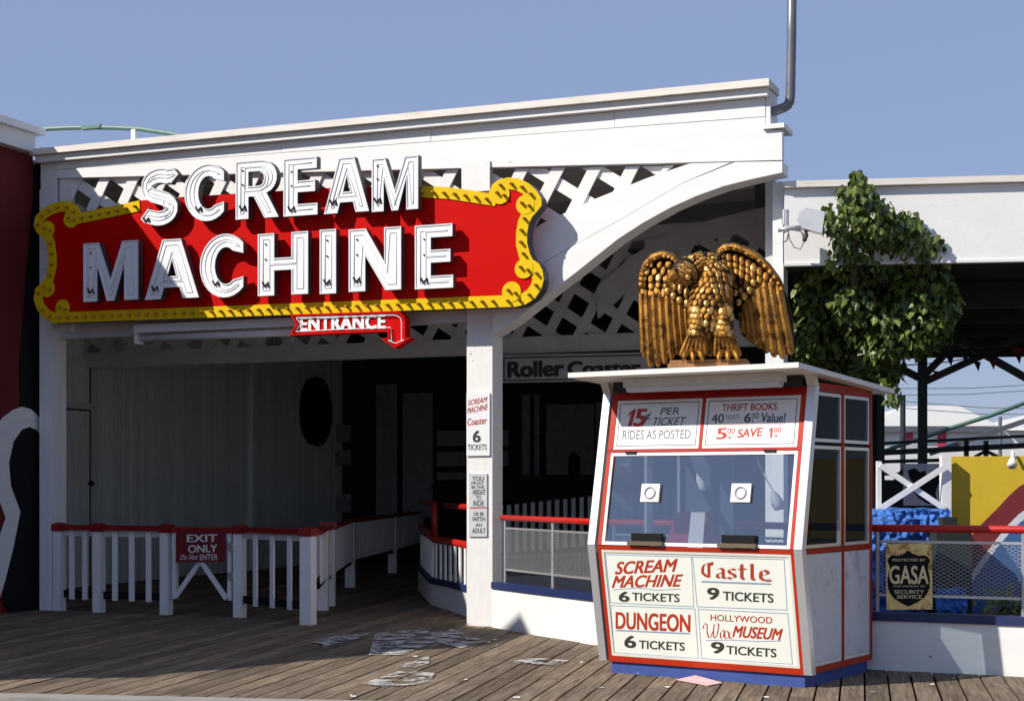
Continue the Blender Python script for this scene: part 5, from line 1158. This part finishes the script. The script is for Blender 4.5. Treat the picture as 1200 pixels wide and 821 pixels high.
blobs = [(1088, 290, 16.5, 22, 22, 90), (1035, 248, 16.3, 16, 16, 50), (1108, 355, 16.7, 18, 34, 110), (960, 308, 16.9, 22, 18, 90), (950, 345, 16.95, 24, 30, 120), (945, 395, 17.0, 26, 30, 130), (1030, 385, 16.9, 40, 36, 260), (1078, 365, 16.7, 34, 44, 240), (1000, 352, 16.85, 34, 26, 150), (985, 305, 16.6, 22, 20, 80), (1000, 285, 16.35, 30, 20, 110), (1020, 310, 16.7, 34, 20, 130), (1003, 232, 16.2, 26, 22, 150), (990, 258, 16.2, 34, 24, 150), (1022, 262, 16.25, 26, 30, 120), (1005, 208, 16.2, 11, 9, 22), (1040, 272, 16.35, 22, 22, 110), (1062, 262, 16.4, 18, 16, 60), (1075, 290, 16.5, 28, 24, 150), (1050, 305, 16.7, 34, 22, 160),
         (955, 320, 17.2, 28, 18, 90), (985, 330, 17.2, 40, 28, 230), (1020, 345, 17.2, 45, 35, 330), (1065, 340, 17.0, 40, 40, 300), (1095, 345, 16.8, 26, 34, 170), (965, 365, 17.3, 36, 34, 210), (1000, 390, 17.3, 48, 34, 300), (1050, 390, 17.1, 48, 34, 320), (1095, 385, 16.9, 24, 26, 100),
         (960, 410, 17.4, 32, 26, 140), (1015, 425, 17.3, 36, 26, 200), (1040, 435, 17.1, 20, 22, 80), (1046, 462, 17.1, 12, 14, 26), (1100, 312, 16.6, 14, 20, 45)]
heart = [(0, -.02), (.30, -.10), (.50, .12), (.44, .42), (.22, .74), (0, 1.05), (-.22, .74), (-.44, .42), (-.50, .12), (-.30, -.10)]
mb = MB()
lr = random.Random(3)
for px, py, Y, rx_, rz_, n_ in blobs:
    if Y > 16.9 and px < 1042: Y += .35; n_ *= 1.3
    else: n_ *= .75
    for i in range(int(n_ * 1.75)):
        while True:
            u = Vector((lr.uniform(-1, 1), lr.uniform(-1, 1), lr.uniform(-1, 1)))
            if u.length < 1 and lr.random() < .35 + .65 * u.length: break
        s = Y / FPX; c = wp(px, py, Y) + Vector((u.x * rx_ * s, u.y * (rx_ + rz_) * .5 * s, u.z * rz_ * s))
        L = lr.choice((.045, .058, .07, .082, .098)) * lr.uniform(.85, 1.1); wd = L * lr.uniform(.75, 1.0)
        out = (Vector((u.x, u.y, u.z * .3)) + Vector((lr.gauss(0, .5), lr.gauss(0, .5), lr.gauss(.2, .3)))).normalized()
        d = (Vector((lr.gauss(0, .45), lr.gauss(0, .45), -1)) + out * .4).normalized(); n = (out - d * out.dot(d)).normalized(); s_ = d.cross(n)
        fold = lr.uniform(.05, .22)
        b = len(mb.v); mid_ = [c + d * (q[1] * L) + s_ * (q[0] * wd) - n * (abs(q[0]) * fold * L) - n * (q[1] ** 2 * .12 * L) for q in heart]
        mb.v += mid_; mb.f += [[b, b + 1, b + 2, b + 3, b + 4, b + 5], [b + 5, b + 6, b + 7, b + 8, b + 9, b]]; mb.m += [0, 0]
part('crown', mb, M['leaf'], TR)

# ================================================================== GARDEN OF THE MINIATURE COURSE, RIGHT
def WP(px, py, Y): return wp(px, py, Y)
# security plate on the railing
GFr = FA; rel = FA.local(KI); yg = FA.local(rails[3]).y - .05
GF = Face(FA, (0, yg, 0), (0, -1, 0)); gc = lambda x, y: C(x, y, (1000, 600), 5.867)
GS = thing('security_sign', 'rusty GASA security service shield plate fixed on the mesh railing', 'sign', FA, GF.p(gc(385, 668)))
mb = MB(); GF.poly(mb, [gc(225, 216), gc(540, 212), gc(545, 665), gc(229, 668)], .012); part('plate', mb, M['rust'], GS)
G2 = Face(FA, (0, yg - .013, 0), (0, -1, 0)); mb = MB()
G2.poly(mb, [gc(*q) for q in [(378, 262), (410, 284), (446, 297), (490, 294), (512, 308), (530, 330), (516, 355), (510, 385), (522, 425), (528, 470), (524, 515), (510, 553), (485, 588), (440, 618), (380, 646), (325, 620), (282, 592), (253, 556), (238, 515), (234, 470), (240, 430), (252, 388), (246, 356), (232, 332), (246, 310), (264, 293), (310, 298), (346, 284)]], .002, d=.001); part('shield', mb, M['black'], GS)
G3 = Face(FA, (0, yg - .017, 0), (0, -1, 0)); mw = mat('lettering_worn', (.85, .72, .40), .6, var=.2, scale=20, dirt=(.40, .24, .06), dirt_amt=.42, dirt_scale=10)
for s_, x0, x1_, yb_, yt_, bo in (('PROTECTED BY', 268, 495, 335, 318, .01), ('GASA', 250, 516, 490, 368, .022), ('AND MEMBERS OF', 270, 495, 512, 502, .0), ('SECURITY', 282, 486, 558, 533, .01), ('SERVICE', 300, 472, 592, 567, .01)):
    G3.text(GS, s_, gc(x0, yb_), gc(x1_, yb_), gc(x0, yt_), mw, bo, d=.002)
# blue rockwork
def rocky(px0, px1, py0, Y0, Y1, nx=70, ny=60, amp=.10, seed=1):
    r = random.Random(seed); mb = MB(); A, B = WP(px0, py0, Y0), WP(px1, py0, Y0); z1 = A.z; vs = []
    from mathutils import noise
    for j in range(ny + 1):
        for i in range(nx + 1):
            u, v = i / nx, j / ny; x = A.x + (B.x - A.x) * u; z = z1 * (1 - v); p = Vector((x * 3, z * 3, seed)); q = Vector((x * 9, z * 9, seed))
            y = Y0 + (0 if j else .0) + noise.noise(p) * amp * 1.4 + noise.noise(q) * amp * .8 + noise.noise(q * 2.7) * amp * .5; zz = z + (noise.noise(Vector((x * 6, seed, 0))) * .05 if j == 0 else 0); vs.append(Vector((x, y, zz)))
    fs = [(j * (nx + 1) + i, j * (nx + 1) + i + 1, (j + 1) * (nx + 1) + i + 1, (j + 1) * (nx + 1) + i) for j in range(ny) for i in range(nx)]
    m = len(vs); vs2 = vs + [Vector((v.x, Y1, v.z)) for v in vs[:nx + 1]]
    fs += [(i + 1, i, m + i, m + i + 1) for i in range(nx)]; mb.add(vs2, fs); return mb
single('blue_rockwork', rocky(1022, 1113, 597, 15.4, 16.4), M['rock'], 'rough bright blue rockwork wall behind the mesh railing', 'rock wall', WF, WP(1070, 640, 15.4))
single('blue_rockwork', rocky(1096, 1132, 690, 15.0, 15.3, 30, 16, .08, 4), M['rock'], 'low blue rock lump at the foot of the dark stepped block', 'rock wall', WF, WP(1112, 690, 15.0))
mb = MB()
for px0, px1, py0, Y in ((1105, 1122, 606, 15.2), (1098, 1139, 616, 15.1)):
    a, b = WP(px0, py0, Y), WP(px1, py0, Y); mb.box(a.x, b.x, Y, Y + .45, 0, a.z)
single('dark_pedestal', mb, M['darkrock'], 'dark stepped block between the blue rockwork and the yellow mural', 'block', WF, WP(1120, 700, 15.2))
# painted board wall
YM = 15.9; MF = Frame((WP(1115, 600, YM).x, YM, 0), -14); mp_ = lambda px, py, y=0: MF.pick(px, py, y)
MU = thing('mural_wall', 'yellow board wall painted with a maroon and blue band, at the right edge', 'mural wall', MF, (0, 0, 0))
zt = mp_(1117, 534.5).z; mb = MB(); mb.box(0, 4.5, 0, .12, 0, zt); part('wall', mb, M['mural_y'], MU)
def mpoly(pts, d, t=.003): return [Vector((p.x, -d, p.z)) for p in (mp_(*q) for q in pts)]
cur = [(1138, 628), (1146, 618), (1158, 606), (1170, 594), (1182, 581), (1194, 570), (1210, 561), (1260, 540), (1260, 760), (1138, 760)]
mb = MB(); mb.prism([Vector((p.x, -.003, max(.01, p.z))) for p in (mp_(*q) for q in cur)], (0, -.003, 0)); part('maroon_band', mb, M['mural_r'], MU)
c2 = [(1138, 672), (1150, 655), (1164, 636), (1180, 616), (1194, 602), (1212, 590), (1260, 565), (1260, 760), (1130, 760), (1134, 690)]
mb = MB(); mb.prism([Vector((p.x, -.007, max(.01, p.z))) for p in (mp_(*q) for q in c2)], (0, -.003, 0)); part('white_band', mb, M['mural_w'], MU)
c3 = [(1139, 682), (1152, 663), (1167, 643), (1182, 625), (1196, 611), (1214, 600), (1260, 576), (1260, 760), (1128, 760), (1134, 700)]
mb = MB(); mb.prism([Vector((p.x, -.011, max(.01, p.z))) for p in (mp_(*q) for q in c3)], (0, -.003, 0)); part('blue_field', mb, M['mural_b'], MU)
SPL = thing('spot_lamp', 'small white spot lamp clamped on top of the yellow mural wall', 'lamp', MF, mp_(1187, 536))
a = mp_(1187, 540, -.1); mb = MB(); mb.tube([a + Vector((.0, -.02, .04)), a + Vector((-.01, -.06, .0)), a + Vector((-.015, -.12, -.04))], [.022, .034, .05], 12); part('lamp_head', mb, M['signwhite'], SPL, smooth=True)
mb = MB(); mb.tube([a + Vector((.0, .0, .03)), a + Vector((.0, .05, .09)), a + Vector((.01, .14, .07)), a + Vector((.01, .14, -.02))], .016, 7); part('bracket', mb, M['signwhite'], SPL)
# white barrier of crossed boards
YX = 15.75; XB = thing('cross_barrier', 'white barrier with crossed boards between two posts above the blue rockwork', 'barrier', WF, WP(1070, 605, YX))
mb = MB(); a, b = WP(1028, 640, YX), WP(1033, 540, YX); mb.box(a.x, b.x, YX, YX + .06, .8, b.z); part('post', mb, M['white_v'], XB)
mb = MB(); a, b = WP(1104, 640, YX), WP(1115, 533, YX); mb.box(a.x, b.x, YX, YX + .1, .8, b.z); part('post', mb, M['white_v'], XB)
for k, (p, q) in enumerate((((1031, 545), (1107, 596)), ((1030, 596), (1106, 547)))):
    mb = MB(); mb.strip(WP(*p, YX) + Vector((0, -.004 - k * .022, 0)), WP(*q, YX) + Vector((0, -.004 - k * .022, 0)), .055, .02, (0, -1, 0)); part('cross_board', mb, M['white_v'], XB)
# splashed board behind it
YS = 18.6; mb = MB(); a, b = WP(1059, 592, YS), WP(1106, 543, YS); mb.box(a.x, b.x, YS, YS + .04, a.z, b.z); SBD = thing('spotted_board', 'white board with big black blotches behind the crossed barrier', 'board', WF, ((a.x + b.x) / 2, YS, a.z)); part('panel', mb, M['mural_w'], SBD)
mb = MB(); mb.prism([WP(*q, YS - .002) for q in [(1064, 551), (1072, 548), (1078, 553), (1084, 551), (1086, 557), (1097, 553), (1101, 549), (1106, 548), (1106, 560), (1099, 568), (1096, 578), (1098, 586), (1088, 590), (1078, 584), (1071, 577), (1072, 568), (1066, 560)]], (0, -.006, 0)); part('blotch', mb, M['black'], SBD)
# shrub at the lower right
mb = MB(); c0 = WP(1186, 712, 14.3)
for i in range(260):
    u = Vector((lr.gauss(0, .16), lr.gauss(0, .12), lr.gauss(0, .09))); c = c0 + u; c.z = max(.3, c.z); L = lr.uniform(.04, .08); d = Vector((lr.gauss(0, 1), lr.gauss(0, 1), lr.gauss(.6, .5))).normalized(); s_ = d.orthogonal().normalized() * L * .3
    mb.add([c - s_, c + d * L * .5 - s_ * .9, c + d * L, c + d * L * .5 + s_ * .9, c + s_], [(0, 1, 2, 3, 4)])
SH = thing('shrub', 'small green shrub behind the mesh at the right edge', 'plant', WF, (c0.x, c0.y, 0)); part('foliage', mb, M['leaf'], SH)
mb = MB()
for i in range(6): mb.tube([(c0.x + lr.uniform(-.05, .05), c0.y, 0), c0 + Vector((lr.uniform(-.15, .15), lr.uniform(-.1, .1), .05))], .01, 5)
part('stem', mb, M['bark'], SH)
# dark green walkway railing farther back
YR = 26.0; WR = thing('walkway_railing', 'dark green steel walkway railing beyond the crossed barrier', 'railing', WF, WP(1130, 560, YR))
def bar(th, nm, p, q, w, m, Y=YR, Y2=None): mb = MB(); mb.strip(WP(*p, Y), WP(*q, Y2 or Y), w, .06, (0, 1, 0)); return part(nm, mb, m, th)
bar(WR, 'top_rail', (1020, 520), (1215, 510), .05, M['steelgreen']); bar(WR, 'deck_edge', (1020, 531), (1215, 521), .09, M['steelgreen']); bar(WR, 'lower_rail', (1020, 541), (1215, 536), .06, M['steelgreen'])
bar(WR, 'lower_beam', (1020, 556), (1120, 552), .05, M['steelgreen'])
for px in (1034, 1133, 1156): bar(WR, 'post', (px, 600), (px, 516), .07, M['steelgreen'])
bar(WR, 'strut', (1156, 528), (1143, 535), .05, M['steelgreen']); bar(WR, 'strut', (1156, 528), (1170, 535), .05, M['steelgreen']); bar(WR, 'strut', (1034, 585), (1062, 545), .05, M['steelgreen'])
mb = MB(); mb.strip(WP(1036, 582, 22), WP(1056, 578, 22), .05, .05, (0, 1, 0)); single('red_bar', mb, M['railred'], 'short red bar low behind the crossed barrier', 'bar', WF, WP(1046, 580, 22))
mb = MB(); mb.box(WP(1015, 600, 21).x, WP(1112, 600, 21).x, 21, 21.2, 0, WP(1050, 562, 21).z); single('dark_backdrop_wall', mb, M['greenwall'], 'low dark wall below the walkway behind the crossed barrier', 'wall', WF, WP(1060, 640, 21))
# sloping green handrail and white ramp rail
SR = thing('sloping_handrail', 'thin light green handrail sloping up to the right in front of the far building', 'railing', WF, WP(1040, 528, 30))
mb = MB(); mb.tube([WP(1034, 529, 30), WP(1060, 520, 30), WP(1115, 501, 30), WP(1160, 487, 30), WP(1225, 463, 30)], .04, 8); part('rail', mb, M['pipegreen'], SR, smooth=True)
bar(SR, 'ramp_beam', (1090, 531), (1225, 485), .10, M['pipe'], 31)
# far white building
YB = 60.0; FB = thing('far_building', 'far white building with pale hipped roof and pink doors, beyond the railings', 'building', WF, WP(1110, 590, YB))
mb = MB(); a, b = WP(1020, 540, YB), WP(1330, 499, YB); mb.box(a.x, b.x, YB, YB + 12, -.5, b.z); part('wall', mb, M['farwall'], FB)
e = [WP(1018, 499, YB - .3), WP(1172, 499, YB - .3)]; r_ = [WP(1058, 476, YB + 5), WP(1122, 474.5, YB + 5)]; f0 = Vector((0, 12, 0))
mb = MB(); mb.add([e[0], e[1], r_[1], r_[0], e[1] + f0, e[0] + f0], [(0, 1, 2, 3), (1, 4, 2), (4, 5, 3, 2), (5, 0, 3)]); mb.box(e[0].x, e[1].x, e[0].y, YB - .01, e[0].z - .22, e[0].z - .01, 1); part('roof', mb, [M['farroof'], M['pipe']], FB)
e = [WP(1180, 504, YB - .3), WP(1330, 504, YB - .3)]; r2_ = [WP(1210, 484, YB + 5), WP(1310, 484, YB + 5)]
mb = MB(); mb.add([e[0], e[1], r2_[1], r2_[0], e[1] + f0, e[0] + f0], [(0, 1, 2, 3), (1, 4, 2), (4, 5, 3, 2), (5, 0, 3)]); part('roof', mb, M['farroof'], FB)
for p, q in (((1060, 525), (1070, 507)), ((1099, 523), (1109, 506))):
    a, b = WP(*p, YB - .05), WP(*q, YB - .05); mb = MB(); mb.box(a.x, b.x, YB - .06, YB - .002, a.z, b.z); part('pink_door', mb, M['pink'], FB)
a, b = WP(1060, 526, YB), WP(1077, 517, YB); mb = MB(); mb.box(a.x + .05, b.x, YB - .08, YB - .062, a.z, b.z); part('sill_box', mb, M['mural_w'], FB)
mb = MB(); a = WP(1172, 495, YB - 1); mb.tube([(a.x, a.y, 0), (a.x, a.y, WP(1172, 488, YB - 1).z)], .07, 6); single('short_pole', mb, M['pipe'], 'short thin pole standing at the right of the far white building', 'pole', WF, (a.x, a.y, 0))
UP = 34.0; a = WP(1058, 463, UP); mb = MB(); mb.tube([(a.x, UP, -.5), (a.x, UP, a.z)], .06, 8); single('utility_pole', mb, M['steelgreen'], 'thin dark pole in front of the far white building', 'pole', WF, (a.x, UP, 0))
for i, (p, q) in enumerate((((1030, 455), (1240, 449)), ((1030, 463), (1240, 455)), ((1058, 470), (1240, 479)), ((1058, 478), (1240, 486)))):
    a, b = WP(*p, 40), WP(*q, 40); mb = MB(); m_ = a.lerp(b, .5) + Vector((0, 0, -.06)); mb.tube([a, m_, b], .010, 5)
    single('overhead_wire', mb, M['pipe'], ('highest', 'second highest', 'third highest', 'lowest')[i] + ' thin overhead wire crossing the sky above the far white building', 'wire', WF, a, group='overhead wires')
